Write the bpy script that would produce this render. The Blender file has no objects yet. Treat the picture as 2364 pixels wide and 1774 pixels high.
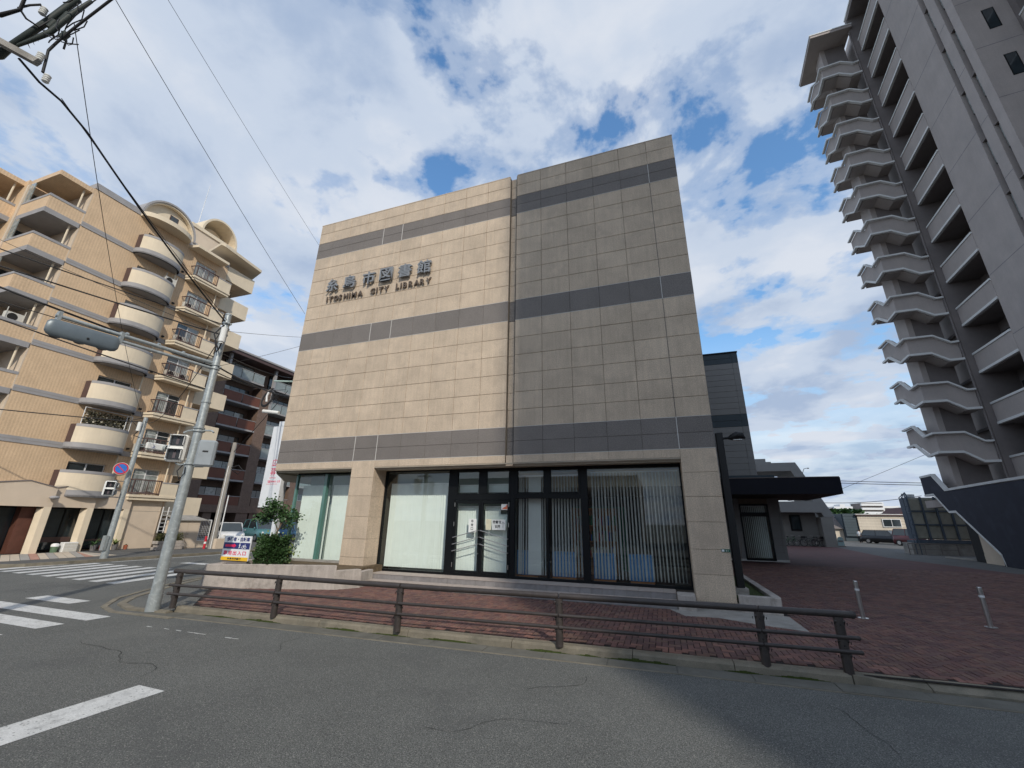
import bpy, math, random
from mathutils import Vector, Matrix, Euler
random.seed(7)
sc = bpy.context.scene
COL = sc.collection
PI = math.pi
# ------------------------------------------------------------------ camera
cd = bpy.data.cameras.new("camera"); cam = bpy.data.objects.new("camera", cd); COL.objects.link(cam)
cd.sensor_width = 36.0; cd.lens = 954.49 / 2364 * 36.0; cd.clip_start = 0.05; cd.clip_end = 9000
_p, _r, _y = (math.radians(a) for a in (18.4715, -0.93892, -19.39963))
_f = Vector((math.sin(_y)*math.cos(_p), math.cos(_y)*math.cos(_p), math.sin(_p)))
_r0 = Vector((math.cos(_y), -math.sin(_y), 0)); _d0 = _f.cross(_r0)
_rt = _r0*math.cos(_r) + _d0*math.sin(_r); _dn = _d0*math.cos(_r) - _r0*math.sin(_r)
m3 = Matrix((_rt, -_dn, -_f)).transposed()
cam.matrix_world = Matrix.Translation((0, 0, 1.9)) @ m3.to_4x4()
sc.camera = cam
# ------------------------------------------------------------------ light
SUN_EL = math.radians(34.5); SUN_AZ = math.radians(37.0)      # sun stands behind the camera, to its right
sdir = Vector((math.sin(SUN_AZ)*math.cos(SUN_EL), -math.cos(SUN_AZ)*math.cos(SUN_EL), math.sin(SUN_EL)))
sl = bpy.data.lights.new("sun", 'SUN'); so = bpy.data.objects.new("sun", sl); COL.objects.link(so)
sl.energy = 2.4; sl.angle = math.radians(0.9); sl.color = (1.0, 0.93, 0.82)
so.rotation_euler = (-sdir).to_track_quat('-Z', 'Y').to_euler(); so.location = (20, -40, 60)
w = bpy.data.worlds.new("World"); sc.world = w; w.use_nodes = True
wn = w.node_tree.nodes; wl = w.node_tree.links; wn.clear()
def N(t, **k):
    n = wn.new(t)
    for a, b in k.items(): setattr(n, a, b)
    return n
sky = N('ShaderNodeTexSky', sky_type='NISHITA', sun_disc=False)
sky.sun_elevation = SUN_EL; sky.sun_rotation = math.atan2(sdir.x, sdir.y); sky.air_density = 1.3; sky.dust_density = 0.6; sky.ozone_density = 2.5
tc = N('ShaderNodeTexCoord'); sep = N('ShaderNodeSeparateXYZ'); wl.new(tc.outputs['Generated'], sep.inputs[0])
def math_(op, a, b=None, c=None, clamp=False, nt=None):
    nodes, links = (wn, wl) if nt is None else (nt.nodes, nt.links)
    n = nodes.new('ShaderNodeMath'); n.operation = op; n.use_clamp = clamp
    for i, v in enumerate((a, b, c)):
        if v is None: continue
        if isinstance(v, (int, float)): n.inputs[i].default_value = v
        else: links.new(v, n.inputs[i])
    return n.outputs[0]
zc = math_('MAXIMUM', sep.outputs[2], 0.0); zd = math_('ADD', zc, 0.16)
cx = N('ShaderNodeCombineXYZ')
wl.new(math_('DIVIDE', sep.outputs[0], zd), cx.inputs[0]); wl.new(math_('DIVIDE', sep.outputs[1], zd), cx.inputs[1]); cx.inputs[2].default_value = 3.7
def wnoise(scale, detail, rough, dist, off):
    mp = N('ShaderNodeMapping'); wl.new(cx.outputs[0], mp.inputs[0]); mp.inputs['Location'].default_value = off
    n = N('ShaderNodeTexNoise'); wl.new(mp.outputs[0], n.inputs['Vector'])
    n.inputs['Scale'].default_value = scale; n.inputs['Detail'].default_value = detail
    n.inputs['Roughness'].default_value = rough; n.inputs['Distortion'].default_value = dist
    return n.outputs[0]
n1 = wnoise(3.6, 9, 0.56, 0.15, (4.3, 1.2, 0))
n2 = wnoise(0.55, 3, 0.5, 0.0, (2.0, 7.0, 0))
nn = math_('ADD', math_('MULTIPLY', n1, 0.85), math_('MULTIPLY', n2, 0.15))
def wramp(val, stops):
    r = N('ShaderNodeValToRGB'); wl.new(val, r.inputs[0]); e = r.color_ramp.elements
    while len(e) < len(stops): e.new(0.5)
    for el_, (p_, c_) in zip(e, stops): el_.position = p_; el_.color = (*c_, 1)
    r.color_ramp.interpolation = 'EASE'
    return r.outputs[0]
mask = wramp(nn, [(0.405, (0, 0, 0)), (0.455, (.55, .55, .55)), (0.515, (1, 1, 1))])
hz = wramp(sep.outputs[2], [(0.08, (1, 1, 1)), (0.42, (0, 0, 0))])          # towards the horizon the clouds close up
mask2 = math_('MAXIMUM', mask, math_('MULTIPLY', hz, 0.93))
n3 = wnoise(1.9, 7, 0.55, 0.2, (9.1, 3.3, 2.0))
ccol = wramp(n3, [(0.36, (3.2, 4.0, 5.4)), (0.50, (4.6, 5.25, 6.3)), (0.63, (5.6, 6.0, 6.7))])
mx = N('ShaderNodeMix', data_type='RGBA'); mx.clamp_factor = True
hsv = N('ShaderNodeHueSaturation'); hsv.inputs['Saturation'].default_value = 1.18; hsv.inputs['Value'].default_value = 1.7; wl.new(sky.outputs[0], hsv.inputs['Color'])
wl.new(mask2, mx.inputs[0]); wl.new(hsv.outputs[0], mx.inputs[6]); wl.new(ccol, mx.inputs[7])
bg = N('ShaderNodeBackground'); bg.inputs[1].default_value = 0.105; wl.new(mx.outputs[2], bg.inputs[0])
wo = N('ShaderNodeOutputWorld'); wl.new(bg.outputs[0], wo.inputs[0])
sc.view_settings.view_transform = 'Standard'; sc.view_settings.look = 'None'
sc.view_settings.exposure = 0.26; sc.view_settings.gamma = 1.0
sc.cycles.max_bounces = 6; sc.cycles.transparent_max_bounces = 12
# ------------------------------------------------------------------ materials
def hexc(h, k=1.0):
    o = []
    for i in (0, 2, 4):
        c = int(h[i:i+2], 16)/255; o.append((c/12.92 if c <= .04045 else ((c+.055)/1.055)**2.4)*k)
    return tuple(o)
def mat(name, col, rough=0.8, var=0.12, scale=3.0, bump=0.0, bscale=60.0, metal=0.0, spec=0.4, fine=0.0, fscale=250.0,
        objvar=0.0, streak=0.0, emit=None, stain=None, sstrength=0.5, sscale=1.2, speck=None):
    m = bpy.data.materials.new(name); m.use_nodes = True; nt = m.node_tree; n = nt.nodes; l = nt.links
    b = n['Principled BSDF']; b.inputs['Roughness'].default_value = rough; b.inputs['Metallic'].default_value = metal
    b.inputs['Specular IOR Level'].default_value = spec
    t = n.new('ShaderNodeTexCoord'); geo = n.new('ShaderNodeNewGeometry'); P = geo.outputs['Position']
    rgb = n.new('ShaderNodeRGB'); rgb.outputs[0].default_value = (*col, 1); cur = rgb.outputs[0]
    def noise(sc_, det=4, r_=0.55, vec=None):
        x = n.new('ShaderNodeTexNoise'); l.new(vec or P, x.inputs['Vector']); x.inputs['Scale'].default_value = sc_
        x.inputs['Detail'].default_value = det; x.inputs['Roughness'].default_value = r_; return x.outputs[0]
    def mulv(cur, fac, amt):
        # multiply colour by 1 + (fac-0.5)*2*amt
        k = math_('MULTIPLY_ADD', fac, 2*amt, 1-amt, nt=nt)
        v = n.new('ShaderNodeVectorMath'); v.operation = 'SCALE'; l.new(cur, v.inputs[0]); l.new(k, v.inputs['Scale']); return v.outputs[0]
    if var: cur = mulv(cur, noise(scale), var*2.2)
    if fine: cur = mulv(cur, noise(fscale, 2), fine*2)
    if objvar:
        oi = n.new('ShaderNodeObjectInfo'); cur = mulv(cur, oi.outputs['Random'], objvar)
    if streak:
        mp = n.new('ShaderNodeMapping'); l.new(P, mp.inputs[0]); mp.inputs['Scale'].default_value = (6, 6, .35)
        cur = mulv(cur, noise(1.5, 5, .6, mp.outputs[0]), streak*2)
    if stain:
        r = n.new('ShaderNodeValToRGB'); l.new(noise(sscale, 6, .65), r.inputs[0]); r.color_ramp.elements[0].position = .52; r.color_ramp.elements[1].position = .68
        mm = n.new('ShaderNodeMix'); mm.data_type = 'RGBA'; l.new(math_('MULTIPLY', r.outputs[0], sstrength, nt=nt), mm.inputs[0])
        l.new(cur, mm.inputs[6]); mm.inputs[7].default_value = (*stain, 1); cur = mm.outputs[2]
    if speck:
        vo = n.new('ShaderNodeTexVoronoi'); l.new(P, vo.inputs['Vector']); vo.inputs['Scale'].default_value = speck[1]
        cs = n.new('ShaderNodeSeparateColor'); l.new(vo.outputs['Color'], cs.inputs[0])
        hit = math_('MULTIPLY', math_('GREATER_THAN', cs.outputs[0], speck[2], nt=nt), math_('LESS_THAN', vo.outputs['Distance'], .42, nt=nt), nt=nt)
        mm = n.new('ShaderNodeMix'); mm.data_type = 'RGBA'; l.new(math_('MULTIPLY', hit, .85, nt=nt), mm.inputs[0]); l.new(cur, mm.inputs[6]); mm.inputs[7].default_value = (*speck[0], 1); cur = mm.outputs[2]
    l.new(cur, b.inputs['Base Color'])
    if bump:
        bp = n.new('ShaderNodeBump'); l.new(noise(bscale, 3), bp.inputs['Height']); bp.inputs['Strength'].default_value = min(1, bump*3)
        bp.inputs['Distance'].default_value = 0.01; l.new(bp.outputs[0], b.inputs['Normal'])
    if emit: b.inputs['Emission Color'].default_value = (*emit[0], 1); b.inputs['Emission Strength'].default_value = emit[1]
    return m
def glass(name, tint=(.85, .93, .9), ior=1.5, k=1.0, rough=0.0):
    m = bpy.data.materials.new(name); m.use_nodes = True; nt = m.node_tree; n = nt.nodes; l = nt.links
    n.remove(n['Principled BSDF'])
    tr = n.new('ShaderNodeBsdfTransparent'); tr.inputs[0].default_value = (*tint, 1)
    gl = n.new('ShaderNodeBsdfGlossy'); gl.inputs['Roughness'].default_value = rough; gl.inputs[0].default_value = (.95, 1, 1, 1)
    lw = n.new('ShaderNodeLayerWeight'); f0 = ((ior-1)/(ior+1))**2*2
    fac = math_('MULTIPLY_ADD', math_('POWER', lw.outputs['Facing'], 5.0, nt=nt), 1-f0, f0, nt=nt)
    mxs = n.new('ShaderNodeMixShader'); l.new(math_('MULTIPLY', fac, k, clamp=True, nt=nt), mxs.inputs[0])
    l.new(tr.outputs[0], mxs.inputs[1]); l.new(gl.outputs[0], mxs.inputs[2]); l.new(mxs.outputs[0], n['Material Output'].inputs[0])
    return m
# ------------------------------------------------------------------ mesh helpers
WM = {}
def wm(o): return WM.get(o.name, Matrix.Identity(4))
def link(o, parent=None, M=None):
    COL.objects.link(o)
    if parent is not None: o.parent = parent; WM[o.name] = wm(parent)
    else: WM[o.name] = M or Matrix.Identity(4)
    return o
def tag(o, label=None, cat=None, group=None, kind=None):
    if label: o['label'] = label
    if cat: o['category'] = cat
    if group: o['group'] = group
    if kind: o['kind'] = kind
    return o
def thing(name, label, cat, loc=(0, 0, 0), rz=0.0, group=None, parent=None):
    o = bpy.data.objects.new(name, None); o.empty_display_size = .2
    M = Matrix.Translation(loc) @ Matrix.Rotation(rz, 4, 'Z')
    link(o, None, M); o.location = loc; o.rotation_euler = (0, 0, rz)
    return tag(o, label, cat, group)
class MB:
    def __init__(s): s.v = []; s.f = []; s.mi = []; s.cur = 0; s.sm = []
    def add(s, vs, fs, sm=False):
        o = len(s.v); s.v += [tuple(v) for v in vs]
        for f in fs: s.f.append(tuple(i+o for i in f)); s.mi.append(s.cur); s.sm.append(sm)
        return s
    def m(s, i): s.cur = i; return s
    def box(s, x0, x1, y0, y1, z0, z1, T=None):
        vs = [(x, y, z) for z in (z0, z1) for y in (y0, y1) for x in (x0, x1)]
        if T is not None: vs = [T @ Vector(v) for v in vs]
        return s.add(vs, [(0, 2, 3, 1), (4, 5, 7, 6), (0, 1, 5, 4), (2, 6, 7, 3), (0, 4, 6, 2), (1, 3, 7, 5)])
    def prism(s, poly, vec):
        n = len(poly); a = [Vector(p) for p in poly]; b = [p + Vector(vec) for p in a]
        return s.add(a+b, [tuple(range(n-1, -1, -1)), tuple(range(n, 2*n))] + [(i, (i+1) % n, n+(i+1) % n, n+i) for i in range(n)])
    def quad(s, *p): return s.add(p, [tuple(range(len(p)))])
    def tube(s, path, r, n=8, cap=True, sm=True):
        path = [Vector(p) for p in path]; rs = r if isinstance(r, (list, tuple)) else [r]*len(path)
        rings = []; up = None
        for i, p in enumerate(path):
            d = (path[min(i+1, len(path)-1)] - path[max(i-1, 0)]).normalized()
            if up is None: up = d.orthogonal().normalized()
            up = (up - d*up.dot(d)); up = up.normalized() if up.length > 1e-6 else d.orthogonal().normalized()
            q = d.cross(up)
            rings.append([p + (up*math.cos(2*PI*k/n) + q*math.sin(2*PI*k/n))*rs[i] for k in range(n)])
        vs = [v for r_ in rings for v in r_]
        fs = [(i*n+k, i*n+(k+1) % n, (i+1)*n+(k+1) % n, (i+1)*n+k) for i in range(len(path)-1) for k in range(n)]
        s.add(vs, fs, sm)
        if cap: s.add(rings[0][::-1] + rings[-1], [tuple(range(n)), tuple(range(n, 2*n))])
        return s
    def cyl(s, p0, p1, r0, r1=None, n=16): return s.tube([p0, p1], [r0, r0 if r1 is None else r1], n)
    def ball(s, c, r, n=8, m_=6, sq=(1, 1, 1)):
        vs = []; c = Vector(c)
        for i in range(m_+1):
            t = PI*i/m_
            for k in range(n):
                a = 2*PI*k/n; vs.append(c + Vector((math.sin(t)*math.cos(a)*sq[0], math.sin(t)*math.sin(a)*sq[1], math.cos(t)*sq[2]))*r)
        return s.add(vs, [(i*n+k, (i+1)*n+k, (i+1)*n+(k+1) % n, i*n+(k+1) % n) for i in range(m_) for k in range(n)], True)
    def build(s, name, mats, parent=None, M=None, kind=None, label=None, cat=None, group=None, bevel=0):
        me = bpy.data.meshes.new(name); W = wm(parent) if parent is not None else (M or Matrix.Identity(4)); Wi = W.inverted()
        me.from_pydata([Wi @ Vector(v) for v in s.v], [], s.f)
        mats = mats if isinstance(mats, (list, tuple)) else [mats]
        for x in mats: me.materials.append(x)
        me.polygons.foreach_set('material_index', [min(i, len(mats)-1) for i in s.mi]); me.polygons.foreach_set('use_smooth', s.sm)
        me.update()
        o = bpy.data.objects.new(name, me); link(o, parent, W)
        if parent is None and M is not None: o.matrix_world = M
        if bevel:
            b = o.modifiers.new('b', 'BEVEL'); b.width = bevel; b.segments = 1; b.limit_method = 'ANGLE'
        return tag(o, label, cat, group, kind)
def inst(me_obj, name, parent, M):
    """another object sharing the mesh, placed by world matrix M"""
    o = bpy.data.objects.new(name, me_obj.data); COL.objects.link(o); o.parent = parent
    L = wm(parent).inverted() @ M
    o.matrix_basis = L; WM[o.name] = M
    return o
def copy_tree(root, M, **tags):
    r = root.copy(); COL.objects.link(r); r.matrix_world = M; WM[r.name] = M
    def rec(src, dst):
        for ch in list(src.children):
            c = ch.copy(); COL.objects.link(c); c.parent = dst; WM[c.name] = wm(dst); rec(ch, c)
    rec(root, r); tag(r, **tags); return r
def TM(x, y, z=0, rz=0): return Matrix.Translation((x, y, z)) @ Matrix.Rotation(rz, 4, 'Z')
def text_mesh(name, body, size, depth, material, parent, M, bold=0.0, align='LEFT', spacing=1.0, fitw=None, fith=None):
    """lettering as solid mesh; the text lies in M's XY plane, raised along its +Z"""
    cu = bpy.data.curves.new(name, 'FONT'); cu.body = body; cu.size = size; cu.extrude = depth/2; cu.offset = bold
    cu.align_x = align; cu.space_character = spacing; cu.resolution_u = 2
    t = bpy.data.objects.new(name, cu); COL.objects.link(t)
    bpy.context.view_layer.update()
    me = bpy.data.meshes.new_from_object(t.evaluated_get(bpy.context.evaluated_depsgraph_get()))
    bpy.data.objects.remove(t)
    if len(me.vertices) and (fitw or fith):
        xs = [v.co.x for v in me.vertices]; ys = [v.co.y for v in me.vertices]
        sx = fitw/max(1e-6, max(xs)-min(xs)) if fitw else 1; sy = fith/max(1e-6, max(ys)-min(ys)) if fith else 1
        if not fitw: sx = sy
        if not fith: sy = sx
        x0 = min(xs); y0 = min(ys)
        for v in me.vertices: v.co.x = (v.co.x-x0)*sx; v.co.y = (v.co.y-y0)*sy
    me.materials.clear(); me.materials.append(material)
    W = wm(parent) if parent is not None else Matrix.Identity(4)
    me.transform(W.inverted() @ M); me.name = name
    o = bpy.data.objects.new(name, me); return link(o, parent)
def frontal(x, y, z):      # letters standing on a wall that faces -Y: X right, Z up, raised towards -Y
    return Matrix(((1, 0, 0, x), (0, 0, -1, y), (0, 1, 0, z), (0, 0, 0, 1)))
class Frame:
    def __init__(s, o, ea, eb): s.o = Vector(o); s.a = Vector(ea); s.b = Vector(eb)
    def p(s, a, b, z): return s.o + s.a*a + s.b*b + Vector((0, 0, z))
    def T(s): return Matrix(((s.a.x, s.b.x, 0, s.o.x), (s.a.y, s.b.y, 0, s.o.y), (s.a.z, s.b.z, 1, s.o.z), (0, 0, 0, 1)))
# ------------------------------------------------------------------ material set
M_ = {}
M_['asphalt'] = mat('asphalt', (.125, .127, .118), .92, .12, .7, .6, 110, fine=.9, fscale=85, stain=(.085, .086, .084), sstrength=.6, sscale=.5, speck=((.30, .29, .26), 75, .86))
M_['asphalt2'] = mat('asphalt_pale', (.115, .113, .107), .92, .16, .9, .4, 120, fine=.4, fscale=160, stain=(.07, .068, .064), sstrength=.5, sscale=.7)
M_['paint'] = mat('road_paint', (.60, .60, .58), .75, .10, 4, .2, 120, fine=.22, fscale=90, stain=(.33, .33, .32), sstrength=.6, sscale=7, speck=((.16, .16, .155), 42, .90))
M_['kerb'] = mat('kerb_concrete', (.215, .19, .145), .9, .25, 2.2, .3, 90, fine=.2, fscale=120, stain=(.12, .115, .09), sstrength=.7, sscale=3)
M_['gutter'] = mat('gutter_concrete', (.14, .135, .115), .9, .22, 3, .3, 90, fine=.25, fscale=120, stain=(.1, .1, .085), sstrength=.6, sscale=2.5)
M_['brick'] = mat('paving_brick', (.17, .092, .076), .85, .18, 1.3, .3, 120, fine=.25, fscale=140, objvar=.28, stain=(.085, .06, .055), sstrength=.45, sscale=1.1)
M_['sand'] = mat('brick_joint_sand', (.018, .013, .012), .95, .2, 10)
M_['stone'] = mat('beige_facade_stone', (.57, .46, .345), .78, .10, 1.7, .25, 130, fine=.30, fscale=42, objvar=.045, streak=.10, stain=(.44, .355, .27), sstrength=.5, sscale=2.2)
M_['dstone'] = mat('grey_granite', (.20, .18, .165), .7, .08, 2, .2, 130, fine=.45, fscale=45, objvar=.05, spec=.25, stain=(.145, .13, .12), sstrength=.4, sscale=4)
M_['joint'] = mat('facade_joint', (.27, .23, .185), .95, .15, 6)
M_['wjoint'] = mat('pale_sealant', (.62, .60, .57), .8, .08, 6)
M_['soffit'] = mat('soffit_board', (.38, .33, .26), .8, .1, 3)
M_['conc'] = mat('planter_concrete', (.42, .375, .335), .88, .18, 2, .25, 80, fine=.12, fscale=70, streak=.16, stain=(.2, .18, .155), sstrength=.55, sscale=3.5)
M_['conc2'] = mat('grey_concrete', (.33, .31, .28), .9, .18, 2.5, .25, 80, fine=.15, fscale=90, stain=(.2, .19, .17), sstrength=.6, sscale=1.6)
M_['tile'] = mat('step_tile', (.24, .225, .22), .7, .12, 9, .1, 60, fine=.12, objvar=.1)
M_['tiletop'] = mat('step_top_tile', (.40, .34, .30), .75, .12, 6, .1, 60, fine=.12, objvar=.08)
M_['frame'] = mat('black_window_frame', (.006, .007, .008), .45, .1, 4, spec=.2)
M_['glass'] = glass('shop_glass', (.93, .985, .965), 1.5, 1.0)
M_['dglass'] = glass('dark_shop_glass', (.90, .93, .92), 1.5, .85)
M_['winglass'] = mat('window_glass', (.03, .04, .045), .06, .3, 1.2, spec=.9)
M_['winpale'] = mat('curtained_glass', (.30, .33, .32), .1, .5, 3.5, spec=.9)
M_['blind'] = mat('blind_fabric', (.80, .82, .79), .85, .03, 3)
M_['steel'] = mat('galvanised_steel', (.36, .39, .39), .42, .15, 9, metal=.35, spec=.5, stain=(.62, .66, .66), sstrength=.6, sscale=14)
M_['chrome'] = mat('stainless_steel', (.55, .54, .52), .28, .05, 6, metal=.9)
M_['fence'] = mat('brown_fence_paint', (.046, .038, .035), .42, .15, 5, .1, 40, spec=.45, stain=(.09, .075, .065), sstrength=.35, sscale=8)
M_['black'] = mat('black_paint', (.012, .012, .013), .5, .1, 6)
M_['cable'] = mat('black_cable', (.014, .014, .016), .6, .1, 6)
M_['white'] = mat('white_paint', (.78, .78, .77), .5, .04, 4)
M_['cream'] = mat('cream_plaster', (.73, .625, .47), .85, .06, 1.6, .1, 60, fine=.05, streak=.04)
M_['creamd'] = mat('pale_peach_plaster', (.66, .545, .42), .85, .07, 1.3, .1, 60, fine=.05)
M_['btile'] = mat('tan_tile', (.68, .49, .31), .6, .08, 1.5)
M_['band'] = mat('grey_band_plaster', (.34, .33, .33), .8, .1, 2, fine=.06)
M_['brown'] = mat('brown_pipe_paint', (.09, .055, .05), .5, .1, 5)
M_['acwhite'] = mat('air_conditioner_casing', (.62, .60, .54), .5, .06, 5)
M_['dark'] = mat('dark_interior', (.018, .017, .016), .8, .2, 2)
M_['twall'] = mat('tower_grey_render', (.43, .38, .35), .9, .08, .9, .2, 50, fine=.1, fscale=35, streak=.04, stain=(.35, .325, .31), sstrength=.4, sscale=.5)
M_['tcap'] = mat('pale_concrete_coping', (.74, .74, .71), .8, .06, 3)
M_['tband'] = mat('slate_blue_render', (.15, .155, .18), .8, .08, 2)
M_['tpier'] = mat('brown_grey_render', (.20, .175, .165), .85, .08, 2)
M_['navy'] = mat('navy_render', (.020, .022, .038), .75, .12, 2, stain=(.05, .055, .08), sstrength=.3, sscale=1)
M_['siding'] = mat('grey_siding_panel', (.30, .295, .285), .7, .05, 2, objvar=.03)
M_['sidingb'] = mat('blue_grey_siding', (.062, .085, .10), .6, .06, 2, objvar=.05)
M_['fascia'] = mat('navy_metal_fascia', (.008, .009, .018), .5, .1, 3, spec=.2)
M_['leaf'] = mat('evergreen_leaf', (.04, .09, .026), .5, .4, 6, objvar=.2, spec=.5)
M_['leafy'] = mat('yellow_green_leaf', (.16, .21, .05), .55, .3, 8)
M_['bark'] = mat('bark', (.17, .12, .08), .9, .3, 12)
M_['soil'] = mat('soil', (.12, .085, .05), .95, .35, 9, .6, 60, stain=(.2, .16, .08), sstrength=.6, sscale=9)
M_['moss'] = mat('moss', (.045, .062, .012), .95, .35, 25, .8, 90)
# ================================================================== SETTING
def sheet(name, polys, material, z, **k):
    b = MB()
    for p in polys: b.quad(*[(x, y, z) for x, y in p])
    return tag(b.build(name, material, **k), kind='structure')
M_['far'] = mat('far_ground', (.13, .13, .115), .95, .2, .02)
M_['road2'] = M_['asphalt']
sheet('ground', [[(-4000, -3000), (4000, -3000), (4000, 4000), (-4000, 4000)]], M_['far'], -0.16)
sheet('road', [[(-120, -14), (120, -14), (120, 8.0), (-120, 8.0)], [(-24.6, 8.0), (-12.6, 8.0), (-12.6, 120), (-24.6, 120)]], M_['asphalt'], -0.12)
sheet('opposite_pavement', [[(-120, -20), (120, -20), (120, -1.2), (-120, -1.2)]], M_['asphalt2'], -0.02)
k = MB(); k.box(-120, 120, -1.2, -1.05, -.14, -.015); k.build('kerb', M_['kerb'], kind='structure')
# library block: base sheet under the bricks, asphalt corner, plaza, car park
RF = Frame((-4.6, 7.5, 0), (math.cos(.035), math.sin(.035), 0), (-math.sin(.035), math.cos(.035), 0))
def rfy(x): return 7.5 + .035*(x+4.6)
sheet('sidewalk_bed', [[(-10.2, rfy(-10.2)+.1), (17, rfy(17)+.1), (17, 12.1), (-10.2, 12.1)], [(-10.2, 7.5), (-10.2, 12.1), (-12.6, 12.1), (-12.6, 9.7)],
      [(1.0, 12.1), (17, 12.1), (17, 27), (1.0, 27)]], M_['sand'], -0.014)
M_['plaza'] = None
def brickmat():
    m = mat('distant_paving_brick', (.135, .062, .055), .88, .2, .9, 0, stain=(.075, .05, .048), sstrength=.5, sscale=.4)
    nt = m.node_tree; n = nt.nodes; l = nt.links; b = n['Principled BSDF']; src = b.inputs['Base Color'].links[0].from_socket
    br = n.new('ShaderNodeTexBrick'); g = n.new('ShaderNodeNewGeometry'); mp = n.new('ShaderNodeMapping'); l.new(g.outputs['Position'], mp.inputs[0])
    l.new(mp.outputs[0], br.inputs['Vector']); br.inputs['Scale'].default_value = 5; br.inputs['Color1'].default_value = (1.2, 1.1, 1.1, 1)
    br.inputs['Color2'].default_value = (.75, .8, .85, 1); br.inputs['Mortar'].default_value = (.3, .3, .3, 1); br.inputs['Mortar Size'].default_value = .025
    v = n.new('ShaderNodeVectorMath'); v.operation = 'MULTIPLY'; l.new(src, v.inputs[0]); l.new(br.outputs[0], v.inputs[1]); l.new(v.outputs[0], b.inputs['Base Color'])
    return m
M_['plaza'] = brickmat()
sheet('plaza', [[(1.0, 27), (15.2, 27), (14.2, 37), (16.4, 53.5), (1, 53.5)]], M_['plaza'], -0.001)
sheet('car_park', [[(15.2, 27), (60, 27), (60, 90), (16.4, 90), (16.4, 53.5), (14.2, 37)], [(16.4, 53.5), (16.4, 90), (-10, 90), (-10, 53.5)],
      [(17.0, 12), (60, 12), (60, 27), (17, 27)]], M_['asphalt2'], -0.012)
sheet('sidewalk_right', [[(17, rfy(17)+.1), (60, rfy(60)+.1), (60, 12), (17, 12)]], M_['plaza'], -0.008)
# left block pavement
sheet('left_pavement', [[(-60, 9.4), (-25.6, 9.4), (-24.6, 10.6), (-24.6, 90), (-60, 90)]], M_['asphalt2'], -0.006)
k = MB(); k.box(-24.62, -24.44, 10.7, 90, -.14, .004); k.prism([(-25.6, 9.4, -.14), (-25.45, 9.3, -.14), (-24.44, 10.7, -.14), (-24.62, 10.7, -.14)], (0, 0, .144)); k.box(-60, -25.6, 9.25, 9.4, -.14, .004)
k.build('kerb', M_['kerb'], kind='structure')
# striped paving in front of the arcade
pv = [mat('stripe_paving_'+n_, c, .85, .15, 6, .1, 60) for n_, c in (('pink', (.45, .25, .19)), ('beige', (.55, .47, .37)), ('grey', (.36, .34, .31)))]
b = MB(); x0, x1 = -30.4, -26.4
i = 0; y = 4.0
while y < 14.6:
    wd = .32
    b.m(i % 3 if i % 6 != 3 else 1)
    p = [(x0, y+1.6), (x1, y), (x1, y+wd-.02), (x0, y+1.6+wd-.02)]
    p = [(px, min(max(py, 9.42), 15.2)) for px, py in p]
    if p[2][1]-p[1][1] > .01 or p[3][1]-p[0][1] > .01: b.prism([(px, py, -.004) for px, py in p], (0, 0, .012))
    i += 1; y += wd
tag(b.build('striped_paving', pv), kind='structure')
# kerb stones and gutter blocks along the library pavement
kb = bpy.data.objects.new('library_kerb', None); link(kb); tag(kb, kind='structure')
gt = bpy.data.objects.new('library_gutter', None); link(gt); tag(gt, kind='structure')
T = RF.T(); edges = [-5.85, -3.9, -1.95, .02, 2.0, 3.97, 5.4, 6.85]
for a, a2 in zip(edges, edges[1:]):
    kk = MB(); prof = [(0, -.14), (.012, -.03), (.045, .002), (.19, .004), (.19, -.14)]
    vs0 = [T @ Vector((a+.005, b_, z_)) for b_, z_ in prof]; vs1 = [T @ Vector((a2-.005, b_, z_)) for b_, z_ in prof]
    kk.add(vs0+vs1, [(0, 1, 2, 3, 4)[::-1], (5, 6, 7, 8, 9)] + [(i_, (i_+1) % 5, 5+(i_+1) % 5, 5+i_) for i_ in range(5)]); kk.build('kerb_stone', M_['kerb'], kb)
a = 6.86
ramp = MB(); p0 = [T @ Vector(q) for q in ((a, 0, -.14), (a, .19, -.14), (a, .19, .004), (a, .012, .0))]
p1 = [T @ Vector(q) for q in ((a+.85, 0, -.14), (a+.85, .19, -.14), (a+.85, .19, -.004), (a+.85, .012, -.085))]
ramp.add(p0+p1, [(3, 2, 1, 0), (4, 5, 6, 7), (0, 1, 5, 4), (1, 2, 6, 5), (2, 3, 7, 6), (3, 0, 4, 7)]); ramp.build('ramp_stone', M_['kerb'], kb)
for a in (7.72, 8.72, 9.72, 10.72, 11.72, 12.72, 13.72, 14.72):
    low = MB(); pp0 = [T @ Vector(q) for q in ((a, 0, -.14), (a, .19, -.14), (a, .19, -.004), (a, .0, -.085))]; pp1 = [T @ Vector(q) for q in ((a+.99, 0, -.14), (a+.99, .19, -.14), (a+.99, .19, -.004), (a+.99, .0, -.085))]
    low.add(pp0+pp1, [(3, 2, 1, 0), (4, 5, 6, 7), (0, 1, 5, 4), (1, 2, 6, 5), (2, 3, 7, 6), (3, 0, 4, 7)]); low.build('dropped_kerb_stone', M_['kerb'], kb)
a = -6.4
while a < 20:
    g_ = MB(); zt = -.108 + random.uniform(-.003, .003); g_.box(a+.004, a+.992, -.34, -.004, -.16, zt, T)
    if a < 17: g_.build('gutter_block', M_['gutter'], gt)
    a += 1.0
g_ = MB(); g_.box(17.3, 70, -.34, -.004, -.16, -.108, T); g_.box(17.3, 70, 0, .19, -.14, -.05, T); g_.build('gutter_strip', M_['gutter'], gt)
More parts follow.
